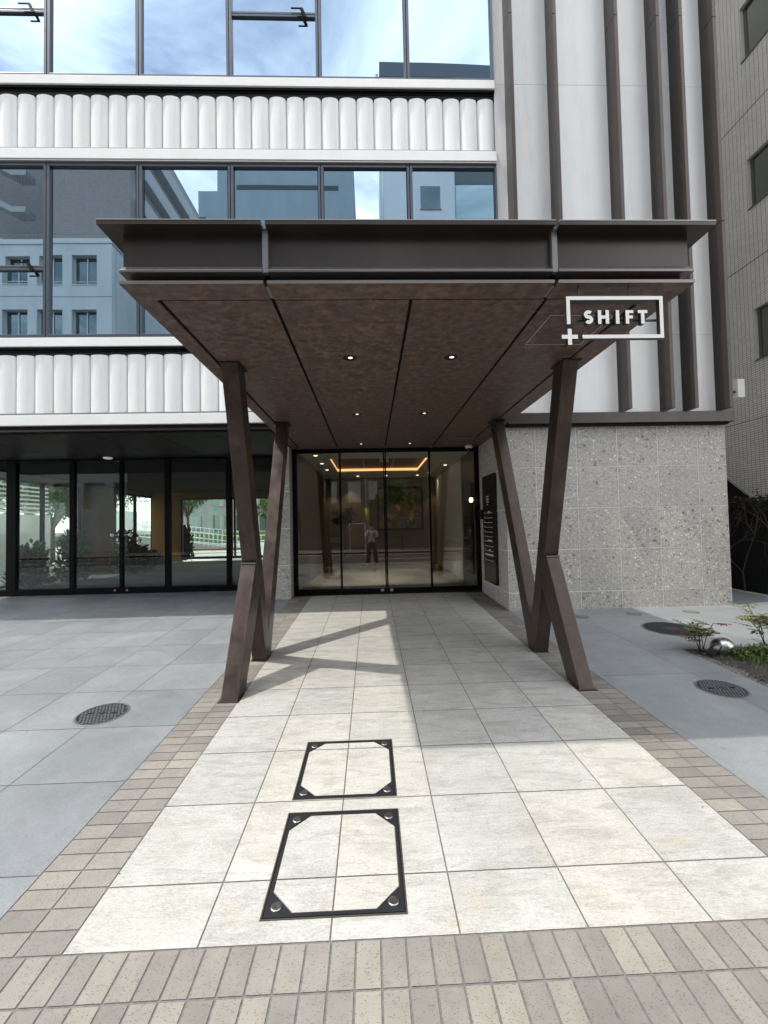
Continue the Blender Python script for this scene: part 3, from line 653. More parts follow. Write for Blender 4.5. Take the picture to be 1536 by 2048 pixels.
def letter_polys(ch, x, wd):
    z0, z1 = lz0, lz0 + lh; zm = (z0 + z1) / 2
    if ch == 'I': return [rect(x, x + wd, z0, z1)]
    if ch == 'H': return [[(x, z0), (x + st_, z0), (x + st_, zm - st_ * .45), (x + wd - st_, zm - st_ * .45), (x + wd - st_, z0), (x + wd, z0), (x + wd, z1), (x + wd - st_, z1), (x + wd - st_, zm + st_ * .45), (x + st_, zm + st_ * .45), (x + st_, z1), (x, z1)]]
    if ch == 'F': return [[(x, z0), (x + st_, z0), (x + st_, zm - st_ * .45), (x + wd * .93, zm - st_ * .45), (x + wd * .93, zm + st_ * .42), (x + st_, zm + st_ * .42), (x + st_, z1 - st_ * .88), (x + wd, z1 - st_ * .88), (x + wd, z1), (x, z1)]]
    if ch == 'T': c = x + wd / 2; return [[(c - st_ / 2, z0), (c + st_ / 2, z0), (c + st_ / 2, z1 - st_ * .88), (x + wd, z1 - st_ * .88), (x + wd, z1), (x, z1), (x, z1 - st_ * .88), (c - st_ / 2, z1 - st_ * .88)]]
    if ch == 'S':
        c = x + wd / 2; r = lh / 4 + .001; rw = wd / 2 - st_ / 2; pts = []
        up = (z1 - st_ / 2 - ((lh - st_) / 4)); lo = z0 + st_ / 2 + (lh - st_) / 4; rr = (lh - st_) / 4
        for i in range(13):
            t = math.radians(38 + (270 - 38) * i / 12); pts.append((c + rw * math.cos(t), up + rr * math.sin(t)))
        for i in range(1, 13):
            t = math.radians(90 - (90 + 142) * i / 12); pts.append((c + rw * math.cos(t), lo + rr * math.sin(t)))
        A, B = [], []
        for i, p in enumerate(pts):
            q0 = Vector(pts[max(0, i - 1)]); q1 = Vector(pts[min(len(pts) - 1, i + 1)]); d = (q1 - q0).normalized(); n = Vector((-d.y, d.x)) * st_ / 2
            A.append((p[0] + n.x, p[1] + n.y)); B.append((p[0] - n.x, p[1] - n.y))
        return [[A[i], B[i], B[i + 1], A[i + 1]] for i in range(len(A) - 1)]
for ch, xa, xb in (('S', 1.340, 1.398), ('H', 1.428, 1.498), ('I', 1.541, 1.563), ('F', 1.603, 1.652), ('T', 1.681, 1.741)):
    extr(letter_polys(ch, xa, xb - xa), 'letter')
b = MB(); b.box(xl + .03, xr - .02, YS + .036, YS + .044, 2.885, 2.897); SP(b, 'letter_rail', signd)
b = MB(); b.box(xl + .03, xr - .06, YS + .012, YS + .10, zt + .002, zt + .014); SP(b, 'mounting_bar', signd)
for hx in (xl + .12, xr - .16): b = MB(); b.box(hx, hx + .008, YS + .085, YS + .093, zt + .014, 3.143); SP(b, 'hanger', bronze)

# ================================================================== directory, camera, intercom, wall lamp
dr = thing('directory_board', 'tall black glass tenant directory board on the stone wall beside the doors', 'sign board', (2.165, 7.46, .55))
def par(mb, name, m, root, bevel=0, merge=True):
    o = mb.build(name, m, root, bevel=bevel, merge=merge); o.matrix_parent_inverse = Matrix.Translation(-root.location) if root.rotation_euler.z == 0 else Matrix.Identity(4); return o
b = MB(); b.box(2.115, 2.166, 7.085, 7.825, .553, 2.49); par(b, 'panel', mat('black_glass', (.008, .009, .01), .06), dr, bevel=.003)
b = MB()
xx = 2.1125
def stroke(y0, y1, z0, z1): b.box(xx, 2.116, y0, y1, z0, z1)
for k in range(3): stroke(7.50 + .0, 7.57, 2.10 - .05 * k, 2.112 - .05 * k); stroke(7.40, 7.47, 2.10 - .05 * k, 2.112 - .05 * k)
stroke(7.485, 7.495, 1.99, 2.12); stroke(7.46, 7.53, 1.95, 1.965)
for k in range(11):
    z = 1.80 - .085 * k; stroke(7.21, 7.73, z, z + .006); stroke(7.70, 7.715, z + .012, z + .032)
for k, y0, y1 in ((0, 7.35, 7.52), (6, 7.3, 7.55), (8, 7.38, 7.5), (9, 7.22, 7.7)): 
    z = 1.80 - .085 * k; n_ = int((y1 - y0) / .022)
    for i in range(n_): stroke(y0 + i * .022, y0 + i * .022 + .014, z + .014, z + .032)
par(b, 'lettering', mat('lettering_white', (.7, .7, .68), .5), dr)
o = thing('intercom', 'small black intercom box with a steel strip on the stone wall by the door', 'intercom', (2.165, 8.06, 1.7))
b = MB(); b.box(2.11, 2.166, 7.88, 8.24, 1.70, 1.885); par(b, 'housing', blackm, o, bevel=.004)
b = MB(); b.box(2.106, 2.111, 7.985, 8.0, 1.70, 1.885); par(b, 'steel_strip', stain, o)
o = thing('security_camera', 'white dome security camera hanging from the canopy ceiling above the door corner', 'camera', (1.93, 8.03, 3.148))
b = MB(); b.lathe((1.93, 8.03, 3.148), [(.062, 0), (.07, -.015), (.07, -.05), (.055, -.062)], 24); par(b, 'housing', mat('camera_white', (.75, .75, .73), .4), o)
b = MB(); b.lathe((1.93, 8.03, 3.086), [(.045, 0), (.04, -.02), (.025, -.035), (.008, -.04)], 20); par(b, 'dome_lens', mat('black_dome', (.01, .01, .01), .08), o)
o = thing('wall_lamp', 'small glowing amber wall lamp inside the lobby beside the doors', 'wall lamp', (2.168, 8.62, 2.11))
b = MB(); b.box(2.12, 2.168, 8.58, 8.66, 2.02, 2.2); par(b, 'back_plate', blackm, o)
b = MB(); b.lathe((2.09, 8.62, 2.06), [(.012, 0), (.035, .02), (.04, .05), (.035, .08), (.012, .1)], 16); par(b, 'lamp_shade', mat('lamp_glow', (1, .8, .4), .4, emis=(1, .72, .3), es=9), o)

# painting: a generic abstract
def b_paint(t, b_):
    v = coords(t, (1, 1, 1)); 
    x = nd(t, 'ShaderNodeTexVoronoi'); x.inputs['Scale'].default_value = 3.6; 
    ww = nd(t, 'ShaderNodeVectorMath', op='ADD'); nn = nd(t, 'ShaderNodeTexNoise'); nn.inputs['Scale'].default_value = 3; t.links.new(v, nn.inputs[0]); t.links.new(v, ww.inputs[0]); t.links.new(nn.outputs['Color'], ww.inputs[1]); t.links.new(ww.outputs[0], x.inputs['Vector'])
    s = nd(t, 'ShaderNodeSeparateColor'); t.links.new(x.outputs['Color'], s.inputs[0])
    c = ramp(t, s.outputs[0], [(0, (.02, .05, .04)), (.25, (.05, .09, .07)), (.5, (.13, .17, .16)), (.72, (.18, .08, .06)), (.86, (.55, .36, .06)), (1, (.03, .05, .09))])
    c = mixc(t, .5, c, ramp(t, noi(t, v, 9, 6, .7, 2), [(.35, grey(.1)), (.65, grey(1))]), 'MULTIPLY'); t.links.new(c, b_.inputs['Base Color']); b_.inputs['Roughness'].default_value = .5
o = thing('abstract_painting', 'large dark abstract painting with green and yellow patches on the lobby back wall', 'painting', (.96, 13.76, 1.45))
b = MB(); b.box(.27, 1.66, 13.72, 13.76, 1.50, 2.80); par(b, 'canvas', mat('painting', build=b_paint), o)
b = MB(); b.box(.20, .27, 13.70, 13.79, 1.43, 2.87); b.box(1.66, 1.73, 13.70, 13.79, 1.43, 2.87); b.box(.27, 1.66, 13.70, 13.79, 1.43, 1.50); b.box(.27, 1.66, 13.70, 13.79, 2.80, 2.87); par(b, 'frame', blackm, o)

# ================================================================== plants
def leafpoly(b, p, d, up, L_, W_, rnd):
    d = d.normalized(); s = d.cross(up)
    if s.length < 1e-3: s = d.orthogonal()
    s.normalize(); n = s.cross(d)
    q = [p, p + d * L_ * .35 + s * W_ * .5 + n * L_ * .06, p + d * L_ * .7 + s * W_ * .36 + n * L_ * .03, p + d * L_ - n * L_ * .06, p + d * L_ * .7 - s * W_ * .36 + n * L_ * .03, p + d * L_ * .35 - s * W_ * .5 + n * L_ * .06]
    b.face(q, rnd)
def b_leaf(stops, trans=True):
    def f(t, b_):
        r = rndsep(t); t.links.new(ramp(t, r[0], stops), b_.inputs['Base Color']); b_.inputs['Roughness'].default_value = .6; b_.inputs['Specular IOR Level'].default_value = .12
        b_.inputs['Subsurface Weight'].default_value = 0
    return f
gleaf = mat('green_leaf', build=b_leaf([(0, (.03, .065, .02)), (.5, (.08, .14, .04)), (1, (.19, .25, .08))]))
dleaf = mat('dark_leaf', build=b_leaf([(0, (.012, .028, .012)), (.6, (.03, .055, .022)), (1, (.06, .085, .03))]))
yleaf = mat('yellow_leaf', build=b_leaf([(0, (.10, .10, .02)), (.6, (.22, .19, .03)), (1, (.32, .27, .05))]))
rleaf = mat('nandina_leaf', build=b_leaf([(0, (.17, .03, .022)), (.2, (.11, .04, .025)), (.35, (.06, .10, .03)), (1, (.16, .22, .09))]))
bark = mat('bark', build=concrete((.05, .04, .03), (.10, .08, .06)))
def rv(r=1): 
    while True:
        v = Vector((random.uniform(-1, 1), random.uniform(-1, 1), random.uniform(-1, 1)))
        if .05 < v.length < 1: return v * r
def tree(name, label, cat, loc, h, cr, nleaf, leafm, ls=.12, group=None, trunk_r=.08, flat=.8, crown_z=None):
    t = thing(name, label, cat, loc, 0, group); bt = MB(); bl = MB(); top = crown_z or h * .45
    bt.tube((0, 0, -.05), (0.03, .02, top), trunk_r, trunk_r * .7, 8)
    cc = Vector((0, 0, (h + top) / 2)); hh = (h - top) / 2 * 1.05; cl = []
    for i in range(16):
        v = rv(); v.normalize(); v = Vector((v.x * cr * .8, v.y * cr * .8, v.z * hh * .85)); v *= random.uniform(.4, 1)
        e = cc + v; bt.tube((0.03, .02, top * random.uniform(.8, 1)), e, trunk_r * .35, trunk_r * .1, 5); cl.append((e, random.uniform(.25, .45) * cr))
    for i in range(nleaf):
        c, r_ = random.choice(cl); v = rv(r_); v.z *= flat
        leafpoly(bl, c + v, rv(), Vector((0, 0, 1)), ls * random.uniform(.6, 1.2), ls * .5, R3())
    par2(bt, 'trunk', bark, t); par2(bl, 'crown', leafm, t, False); return t
def par2(mb, name, m, root, merge=True): return mb.build(name, m, root, merge=merge)
def shrub(name, label, cat, loc, h, r, n, leafm, ls=.08, group=None):
    t = thing(name, label, cat, loc, 0, group); bs = MB(); bl = MB()
    for i in range(9):
        a = random.uniform(0, 6.28); e = Vector((math.cos(a) * r * random.uniform(.2, .8), math.sin(a) * r * random.uniform(.2, .8), h * random.uniform(.6, 1)))
        bs.tube((e.x * .15, e.y * .15, 0), e, .006, .003, 5)
        for k in range(n // 9):
            u_ = random.random(); a2 = random.uniform(0, 6.28); zz_ = random.random(); rr2 = r * (u_ ** .5) * (1 - .45 * zz_ * zz_) * (1 + .25 * math.sin(a2 * 3 + i)); q = Vector((math.cos(a2) * rr2, math.sin(a2) * rr2, h * zz_ * random.uniform(.8, 1.05))); q.z = max(.01, q.z); d = Vector((q.x, q.y, .3 * h)) + rv(.5)
            leafpoly(bl, q, d, Vector((0, 0, 1)), ls * random.uniform(.6, 1.2), ls * .42, R3())
    par2(bs, 'stem', bark, t); par2(bl, 'foliage', leafm, t, False); return t
def nandina(loc, h, seed, label, n=4):
    random.seed(seed); t = thing('nandina_shrub', label, 'shrub', loc, 0, 'red tinged shrubs in the gravel bed'); bs = MB(); bl = MB()
    for i in range(n):
        a = random.uniform(0, 6.28); p = Vector((random.uniform(-.03, .03), random.uniform(-.03, .03), 0)); lean = Vector((math.cos(a) * .35, math.sin(a) * .35, 1)).normalized()
        hh = h * random.uniform(.7, 1); m_ = p + lean * hh * .6; e = m_ + (lean + Vector((math.cos(a), math.sin(a), 0)) * .4).normalized() * hh * .4
        bs.path([p, m_, e], .004, 5)
        for k in range(5):
            s0 = m_.lerp(e, k / 4) if k else m_; aa = random.uniform(0, 6.28); d = Vector((math.cos(aa), math.sin(aa), random.uniform(-.1, .45))).normalized(); L1 = random.uniform(.10, .17); tip = s0 + d * L1
            bs.tube(s0, tip, .0022, .0015, 4)
            red = random.random()
            for q in range(4):
                bp_ = s0.lerp(tip, .3 + .7 * q / 3)
                for sd in (-1, 1):
                    side = d.cross(Vector((0, 0, 1))).normalized() * sd
                    leafpoly(bl, bp_, (d * .8 + side + Vector((0, 0, -.15))).normalized(), Vector((0, 0, 1)), random.uniform(.055, .085), .024, (min(1, max(0, red + random.uniform(-.2, .2))), 0, 0))
            leafpoly(bl, tip, d, Vector((0, 0, 1)), .075, .025, (red, 0, 0))
    par2(bs, 'stem', mat('red_stem', (.10, .045, .03), .6), t); par2(bl, 'foliage', rleaf, t, False); random.seed(seed + 9); return t
# bed on the right
b = MB()
NX, NY = 26, 26
bx0, bx1, by0, by1 = 3.495, 6.8, 1.7, 4.655
def bz(x, y):
    e = min(x - bx0, by1 - y, 1); return gz(y) - .012 + min(.03, e * .12) + .012 * noise.noise(Vector((x * 4, y * 4, 0)))
for i in range(NX):
    for j in range(NY):
        q = [(bx0 + (bx1 - bx0) * (i + a) / NX, by0 + (by1 - by0) * (j + c) / NY) for a, c in ((0, 0), (1, 0), (1, 1), (0, 1))]
        b.face([(x, y, bz(x, y)) for x, y in q], (0, 0, 0), None, True)
struct(b.build('soil', mat('soil', build=concrete((.035, .03, .025), (.075, .065, .055)))))
b = MB()
for i in range(6500):
    x = bx0 + .01 + random.random() ** 1.6 * 2.2; y = random.uniform(2.4, by1 - .01); s = random.uniform(.005, .016); z = bz(x, y); r = R3()
    v = [Vector((x, y, z)) + Vector((random.uniform(-1, 1), random.uniform(-1, 1), random.uniform(-.2, 1))) * s for _ in range(4)]
    for f in ((0, 1, 2), (0, 2, 3), (0, 3, 1), (1, 3, 2)): b.face([v[k] for k in f], r)
tag(b.build('gravel', mat('gravel', build=b_leaf([(0, (.05, .045, .04)), (.7, (.13, .12, .105)), (.93, (.22, .2, .18)), (1, (.5, .48, .44))])), merge=False), 'dark bark and gravel mulch covering the planting bed', 'gravel', kind='stuff')
nandina((3.63, 4.57, bz(3.63, 4.57)), .36, 21, 'red and green leafy shrub just left of the steel garden spotlight', 6)
nandina((4.33, 4.50, bz(4.33, 4.50)), .56, 33, 'tallest red tipped shrub at the right edge beyond the steel garden spotlight', 6)
random.seed(5)
b = MB()
def blade(x, y, L_, w_, m_=0):
    z = bz(x, y); a = random.uniform(0, 6.28); d = Vector((math.cos(a), math.sin(a), 0)); r = R3(); ln = random.uniform(.3, 1.0)
    p0 = Vector((x, y, z - .005)); s = d.cross(Vector((0, 0, 1))) * w_ / 2; p1 = p0 + Vector((0, 0, L_ * .55)) + d * L_ * .25 * ln; p2 = p1 + Vector((0, 0, L_ * .15)) + d * L_ * .45 * ln
    b.face([p0 - s, p0 + s, p1 + s * .8, p1 - s * .8], r); b.face([p1 - s * .8, p1 + s * .8, p2], r)
for cx_, cy_, n_, L_ in ((3.86, 4.18, 130, .08), (4.05, 4.2, 200, .11), (4.3, 4.15, 300, .15), (4.1, 3.95, 260, .12), (4.5, 4.3, 300, .18), (4.12, 4.45, 160, .12), (4.6, 3.8, 300, .17), (4.4, 3.6, 240, .13), (3.9, 3.75, 60, .07)):
    for i in range(n_):
        blade(cx_ + random.gauss(0, .09), cy_ + random.gauss(0, .08), L_ * random.uniform(.6, 1.2), .006)
tag(b.build('grass', gleaf, merge=False), 'tufts of fine green grass growing in the planting bed', 'grass', kind='stuff')
for i, (x, y, h_, r_, lb, lm) in enumerate(((4.32, 4.12, .16, .16, 'low bright green leafy plant right of the garden spotlight', gleaf), (3.84, 4.30, .07, .08, 'small green seedling in front of the garden spotlight', gleaf), (4.50, 4.40, .36, .22, 'feathery yellow green shrub at the right edge of the bed', yleaf), (4.06, 4.30, .13, .13, 'rounded green leafy plant just behind the low bright green one', gleaf))):
    shrub('bedding_plant', lb, 'plant', (x, y, bz(x, y)), h_, r_, 220, lm, .05)
# garden spotlight
gl = thing('garden_spotlight', 'brushed steel dome shaped garden spotlight among the plants of the bed', 'spotlight', (3.80, 4.47, bz(3.80, 4.47) + .01))
b = MB(); prof = [(.112, -.01), (.112, .06)] + [(.112 * math.cos(t), .06 + .10 * math.sin(t)) for t in [math.radians(a) for a in range(10, 90, 10)]] + [(.004, .162)]
b.lathe((0, 0, 0), prof, 32); par2(b, 'dome', stain, gl)
b = MB(); b.tube((-.06, -.03, .09), (-.20, -.10, .045), .040, .040, 20); par2(b, 'nozzle', mat('nozzle_steel', (.12, .12, .12), .3, .8), gl)
# ================================================================== covers
def manhole(name, label, x, y, r, pattern, group, m1=iron):
    t = thing(name, label, 'manhole cover', (x, y, gz(y)), 0, group); t.rotation_euler = (math.atan(SL), 0, 0)
    b = MB(); b.lathe((0, 0, 0), [(r, .0015), (r * .985, .004), (r * .94, .004)], 40); par2(b, 'rim', ironhi, t)
    b = MB(); b.lathe((0, 0, 0), [(r * .925, .0046), (r * .90, .0062)], 40); par2(b, 'lid', m1, t)
    b = MB()
    if pattern == 'studs':
        n = int(r / .02); 
        for i in range(-n, n + 1):
            for j in range(-n, n + 1):
                px2, py2 = i * .027 + (.013 if j % 2 else 0), j * .026
                d = math.hypot(px2, py2)
                if d > r * .84 or d < r * .16: continue
                if min(math.hypot(px2 - r * .5, py2), math.hypot(px2 + r * .5, py2)) < r * .11: continue
                a = ((i * 7 + j * 3) % 3) * .7; c, s = math.cos(a), math.sin(a); w1, w2 = .0092, .0055
                q = [(px2 + c * u - s * v, py2 + s * u + c * v) for u, v in ((-w1, -w2), (w1, -w2), (w1, w2), (-w1, w2))]
                b.prism([(u, v, .0062) for u, v in q], (0, 0, .0028))
        for i in range(28):
            a0, a1 = i * 2 * math.pi / 28, (i + 1) * 2 * math.pi / 28
            for rr_ in (.885, .13): b.prism([(r * rr_ * math.cos(a0), r * rr_ * math.sin(a0), .0062), (r * (rr_ + .018) * math.cos(a0), r * (rr_ + .018) * math.sin(a0), .0062), (r * (rr_ + .018) * math.cos(a1), r * (rr_ + .018) * math.sin(a1), .0062), (r * rr_ * math.cos(a1), r * rr_ * math.sin(a1), .0062)], (0, 0, .002))
    else:
        k = -r * .85
        while k < r * .85:
            hw = math.sqrt(max(0, (r * .86) ** 2 - k * k))
            if abs(k) > r * .18: b.box(-hw, hw, k - .006, k + .006, .006, .009)
            else: b.box(-hw, -r * .3, k - .006, k + .006, .006, .009); b.box(r * .3, hw, k - .006, k + .006, .006, .009)
            k += .026
        b.lathe((0, 0, 0), [(r * .24, .0064), (r * .22, .009)], 24)
    o = par2(b, 'raised_pattern', ironhi if pattern == 'studs' else m1, t)
    if pattern == 'studs':
        b = MB()
        for s_ in (-1, 1): b.box(s_ * r * .5 - .022, s_ * r * .5 + .022, -.012, .012, .0062, .0066)
        par2(b, 'key_slot', black, t)
    return t
manhole('manhole_cover', 'round cast iron manhole cover set in the grey paving left of the walkway', -2.255, 3.565, .2, 'studs', None)
manhole('manhole_cover', 'round studded manhole cover in the grey paving in front of the planting bed', 3.075, 3.645, .2, 'studs', None)
manhole('manhole_cover', 'large ribbed dark manhole cover between the stone wall and the red shrub', 3.93, 5.43, .345, 'ribs', None)
manhole('manhole_cover', 'ribbed dark manhole cover at the right edge behind the tall red shrub', 5.52, 5.62, .33, 'ribs', None)
for x, y, lb in ((3.09, 6.15, 'small round floor cover nearest the canopy legs at the foot of the stone wall'), (3.95, 6.235, 'small round floor cover, middle of the three at the foot of the stone wall'), (4.85, 6.25, 'small round floor cover farthest right at the foot of the stone wall')):
    t = thing('floor_cover', lb, 'floor cover', (x, y, gz(y)), 0, 'small round floor covers by the stone wall'); t.rotation_euler = (math.atan(SL), 0, 0)
    b = MB(); b.lathe((0, 0, 0), [(.105, .001), (.10, .004), (.085, .004)], 28); par2(b, 'rim', mat('brass_rim', (.16, .145, .12), .4, .6), t)
    b = MB(); b.lathe((0, 0, 0), [(.082, .0045), (.078, .006)], 28); par2(b, 'lid', mat('cover_grey', (.16, .16, .155), .6), t)
def access(label, x0, x1, y0, y1):
    t = thing('access_cover', label, 'access cover', ((x0 + x1) / 2, (y0 + y1) / 2, gz((y0 + y1) / 2)), 0, 'tile filled steel access covers in the walkway')
    t.rotation_euler = (math.atan(SL), 0, 0); hw, hd = (x1 - x0) / 2, (y1 - y0) / 2
    def ring(o_, i_, z0, z1, m_, name):
        b = MB(); b.box(-hw + o_, hw - o_, -hd + o_, -hd + i_, z0, z1); b.box(-hw + o_, hw - o_, hd - i_, hd - o_, z0, z1); b.box(-hw + o_, -hw + i_, -hd + i_, hd - i_, z0, z1); b.box(hw - i_, hw - o_, -hd + i_, hd - i_, z0, z1)
        return b
    o = ring(.001, .0065, -.01, .002, 0, '').build('outer_frame', mat('brass_edge', (.14, .125, .09), .4, .6), t)
    ring(.0065, .012, -.01, -.0025, 0, '').build('gap', black, t)
    b = ring(.012, .026, -.01, .001, 0, '')
    c = .10
    for sx in (-1, 1):
        for sy in (-1, 1):
            X, Y = sx * (hw - .026), sy * (hd - .026)
            q = [(X, Y), (X - sx * c * .92, Y), (X - sx * c * .92 + sx * .02, Y - sy * .012), (X - sx * .012, Y - sy * c * .92 + sy * .02), (X, Y - sy * c * .92)]
            q = [(X, Y), (X - sx * c, Y), (X, Y - sy * c)]
            if sx * sy < 0: q = q[::-1]
            b.prism([(u, v, -.01) for u, v in q], (0, 0, .011))
    b.build('corner_frame', iron, t)
    for sx in (-1, 1):
        for sy in (-1, 1):
            b2 = MB(); X, Y = sx * (hw - .056), sy * (hd - .056); b2.lathe((X, Y, 0), [(.022, .0008), (.022, .0045), (.016, .0055), (.006, .0035)], 20); b2.build('bolt', stain, t)
    # edge trim of the inset and the tiles in it
    i0 = .026; ins = MB(); tw, td = hw - i0, hd - i0; cc = c + .006
    def clip(poly):
        for sx in (-1, 1):
            for sy in (-1, 1):
                # keep sx*x+sy*y <= tw+td-cc
                lim = tw + td - cc; o_ = []
                for k in range(len(poly)):
                    p, q = poly[k], poly[(k + 1) % len(poly)]; dp = sx * p[0] + sy * p[1] - lim; dq = sx * q[0] + sy * q[1] - lim
                    if dp <= 0: o_.append(p)
                    if dp * dq < 0: u = dp / (dp - dq); o_.append((p[0] + (q[0] - p[0]) * u, p[1] + (q[1] - p[1]) * u))
                poly = o_
                if len(poly) < 3: return []
        return poly
    base = clip([(-tw, -td), (tw, -td), (tw, td), (-tw, td)]); tr = MB(); tr.face([(u, v, -.0028) for u, v in base]); tr.build('inset_bed', mat('inset_joint', (.14, .13, .10), .7), t, merge=False)
    cx_, cy_ = t.location.x, t.location.y; g = .0035
    xs3 = [-tw + .004] + [x - cx_ for x in XW if abs(x - cx_) < tw] + [tw - .004]; ys3 = [-td + .004] + [y - cy_ for y in YW if abs(y - cy_) < td] + [td - .004]
    for i in range(len(xs3) - 1):
        for j in range(len(ys3) - 1):
            a = xs3[i] + (g if i else 0); c_ = xs3[i + 1] - (g if i < len(xs3) - 2 else 0); d = ys3[j] + (g if j else 0); e = ys3[j + 1] - (g if j < len(ys3) - 2 else 0)
            pl = clip([(a, d), (c_, d), (c_, e), (a, e)])
            if len(pl) >= 3: ins.face([(u, v, .0004) for u, v in pl], R3())
    ins.build('inset_tile', walk, t, merge=False)
access('square steel framed access cover filled with tile, nearer to the street', *HOLES[1][:2], *HOLES[1][2:])
access('square steel framed access cover filled with tile, nearer to the canopy', *HOLES[0][:2], *HOLES[0][2:])

random.seed(77); b = MB()
for i in range(150):
    x = random.uniform(-7, 6.5); y = random.uniform(1.5, 8.0)
    if i < 40: x = random.uniform(-1.4, 2.1); y = random.uniform(7.2, 8.2)
    if x > 3.49 and y < 4.7: continue
    r = R3(); a = random.uniform(0, 6.28); d = Vector((math.cos(a), math.sin(a), SL * math.sin(a))); leafpoly(b, Vector((x, y, gz(y) + .004)), d, Vector((0, 0, 1)), random.uniform(.008, .03), random.uniform(.003, .009), r)
tag(b.build('leaf_litter', mat('dry_leaf', build=b_leaf([(0, (.05, .035, .02)), (.6, (.16, .11, .06)), (1, (.38, .34, .24))])), merge=False), 'tiny dry leaves and grit scattered over the paving', 'leaf litter', kind='stuff')
# ================================================================== NEIGHBOUR on the right
nb = thing('neighbour_building', 'beige tiled neighbouring building at the right with recessed windows', 'building', (8.6, 9, 0))
def NP(mb, name, m, merge=True, bevel=0):
    o = mb.build(name, m, nb, merge=merge, bevel=bevel); o.matrix_parent_inverse = Matrix.Translation((-8.6, -9, 0)); return o
NXW = 8.6
wins = [(5.11, 6.25), (8.53, 9.66), (11.93, 13.17), (15.3, 16.5)]
zs = [0.0, 3.806, 3.812]
b = MB()
# wall: strips between window rows, windows run y 6.2..8.87
def wq(y0, y1, z0, z1): b.face([(NXW, y0, z0), (NXW, y1, z0), (NXW, y1, z1), (NXW, y0, z1)][::-1])
z = 3.81
joints = [3.81, 7.33, 10.72, 14.1]
rows = []
prev = 3.815
for (wa, wb) in wins:
    wq(5.0, 16, prev, wa); wq(5.0, 6.6, wa, wb); wq(8.87, 16, wa, wb); prev = wb
wq(5.0, 16, prev, 19)
# lower storey with sloping edge over a dark stair opening
b.face([(NXW, 5.0, .2), (NXW, 8.15, .2), (NXW, 8.15, 1.30), (NXW, 9.86, 2.68), (NXW, 16, 2.68), (NXW, 16, 3.805), (NXW, 5.0, 3.805)])
NP(b, 'wall', neigh, merge=False)
b = MB(); b.box(NXW + .004, NXW + .03, 5, 16, 3.79, 3.83)
for j in joints[1:]: b.box(NXW - .001, NXW + .002, 5, 16, j - .008, j + .008)
b.box(NXW + .5, NXW + .6, 5.0, 16, 0, 3.0); NP(b, 'joint_and_void', black)  # last black slab paints the unlit void behind the stair opening
b = MB(); b.prism([(NXW - .03, 8.12, 1.24), (NXW - .03, 9.9, 2.675), (NXW - .03, 9.9, 2.74), (NXW - .03, 8.12, 1.31)], (.06, 0, 0)); NP(b, 'sloping_coping', mat('coping', (.30, .30, .29), .6))
b = MB(); b.box(NXW + .25, 16, 4.6, 22, 3.0, 19); b.box(NXW - .0, 16, 4.6, 5.0, 0, 19); NP(b, 'core', mat('core_tile', (.33, .31, .285), .7))
for k, (wa, wb) in enumerate(wins):
    b = MB(); ya, yb = 6.6, 8.87; dpt = .11
    b.face([(NXW, yb, wa), (NXW + dpt, yb, wa), (NXW + dpt, yb, wb), (NXW, yb, wb)]); b.face([(NXW, ya, wb), (NXW, yb, wb), (NXW + dpt, yb, wb), (NXW + dpt, ya, wb)])
    b.face([(NXW, ya, wa), (NXW + dpt, ya, wa), (NXW + dpt, ya, wb), (NXW, ya, wb)])
    wr = NP(b, 'window', mat('reveal_tile', (.50, .48, .43), .6), merge=False)
    f = MB(); q = .035
    f.box(NXW + .075, NXW + .12, yb - q * 1.6, yb, wa, wb); f.box(NXW + .075, NXW + .12, ya, ya + q, wa, wb); f.box(NXW + .075, NXW + .12, ya + q, yb - q * 1.6, wb - q, wb); f.box(NXW + .075, NXW + .12, ya + q, yb - q * 1.6, wa, wa + q); f.box(NXW - .02, NXW + .12, ya, yb + .02, wa - .025, wa - .002)
    o = f.build('frame', mat('grey_alu', (.12, .12, .12), .4, .4), wr)
    f = MB(); f.box(NXW + .09, NXW + .1, ya + q, yb - q * 1.6, wa + q, wb - q); f.build('pane', mirrormat('screened_pane%d' % k, (.20, .22, .20), (.09, .10, .085)) if k == 0 else MATS['screened_pane0'], wr)
o = tag(one_box('utility_box', mat('box_white', (.66, .66, .64), .6), None, 6.385, 6.51, 6.95, 7.15, 3.71, 4.03, bevel=.006), 'small white box fixed beyond the outermost brown fin', 'box')
b = MB(); b.box(5.8, 6.39, 7.0, 7.05, 3.8, 3.84); o2 = b.build('bracket', dkm, o)
# fence with climbing twigs
fc = thing('mesh_fence', 'dark mesh fence overgrown with bare climbing twigs between the stone wall and the neighbour', 'fence', (6.9, 8, .25))
def FP(mb, name, m, merge=True):
    o = mb.build(name, m, fc, merge=merge); o.matrix_parent_inverse = Matrix.Translation((-6.9, -8, -.25)); return o
b = MB(); b.box(6.83, 6.93, 4.7, 14, .10, .24, k1=.004); FP(b, 'kerb', mat('kerb_light', (.50, .50, .48), .7))
b = MB()
for k in range(int((14 - 5) / .05)): y = 5 + .05 * k; b.box(6.905, 6.909, y, y + .004, .26, 1.96)
for k in range(35): z = .27 + .05 * k; b.box(6.903, 6.907, 5, 14, z, z + .004)
for y in (5, 7, 9, 11, 13): b.box(6.89, 6.93, y - .02, y + .02, .2, 1.99)
b.box(6.895, 6.925, 5, 14, 1.955, 1.985); FP(b, 'mesh_panel', blackm, merge=False)
b = MB(); b.box(6.96, 7.04, 5, 14, .2, 1.93); FP(b, 'backing_screen', mat('dark_hedge', (.008, .009, .008), .9))
random.seed(11); b = MB()
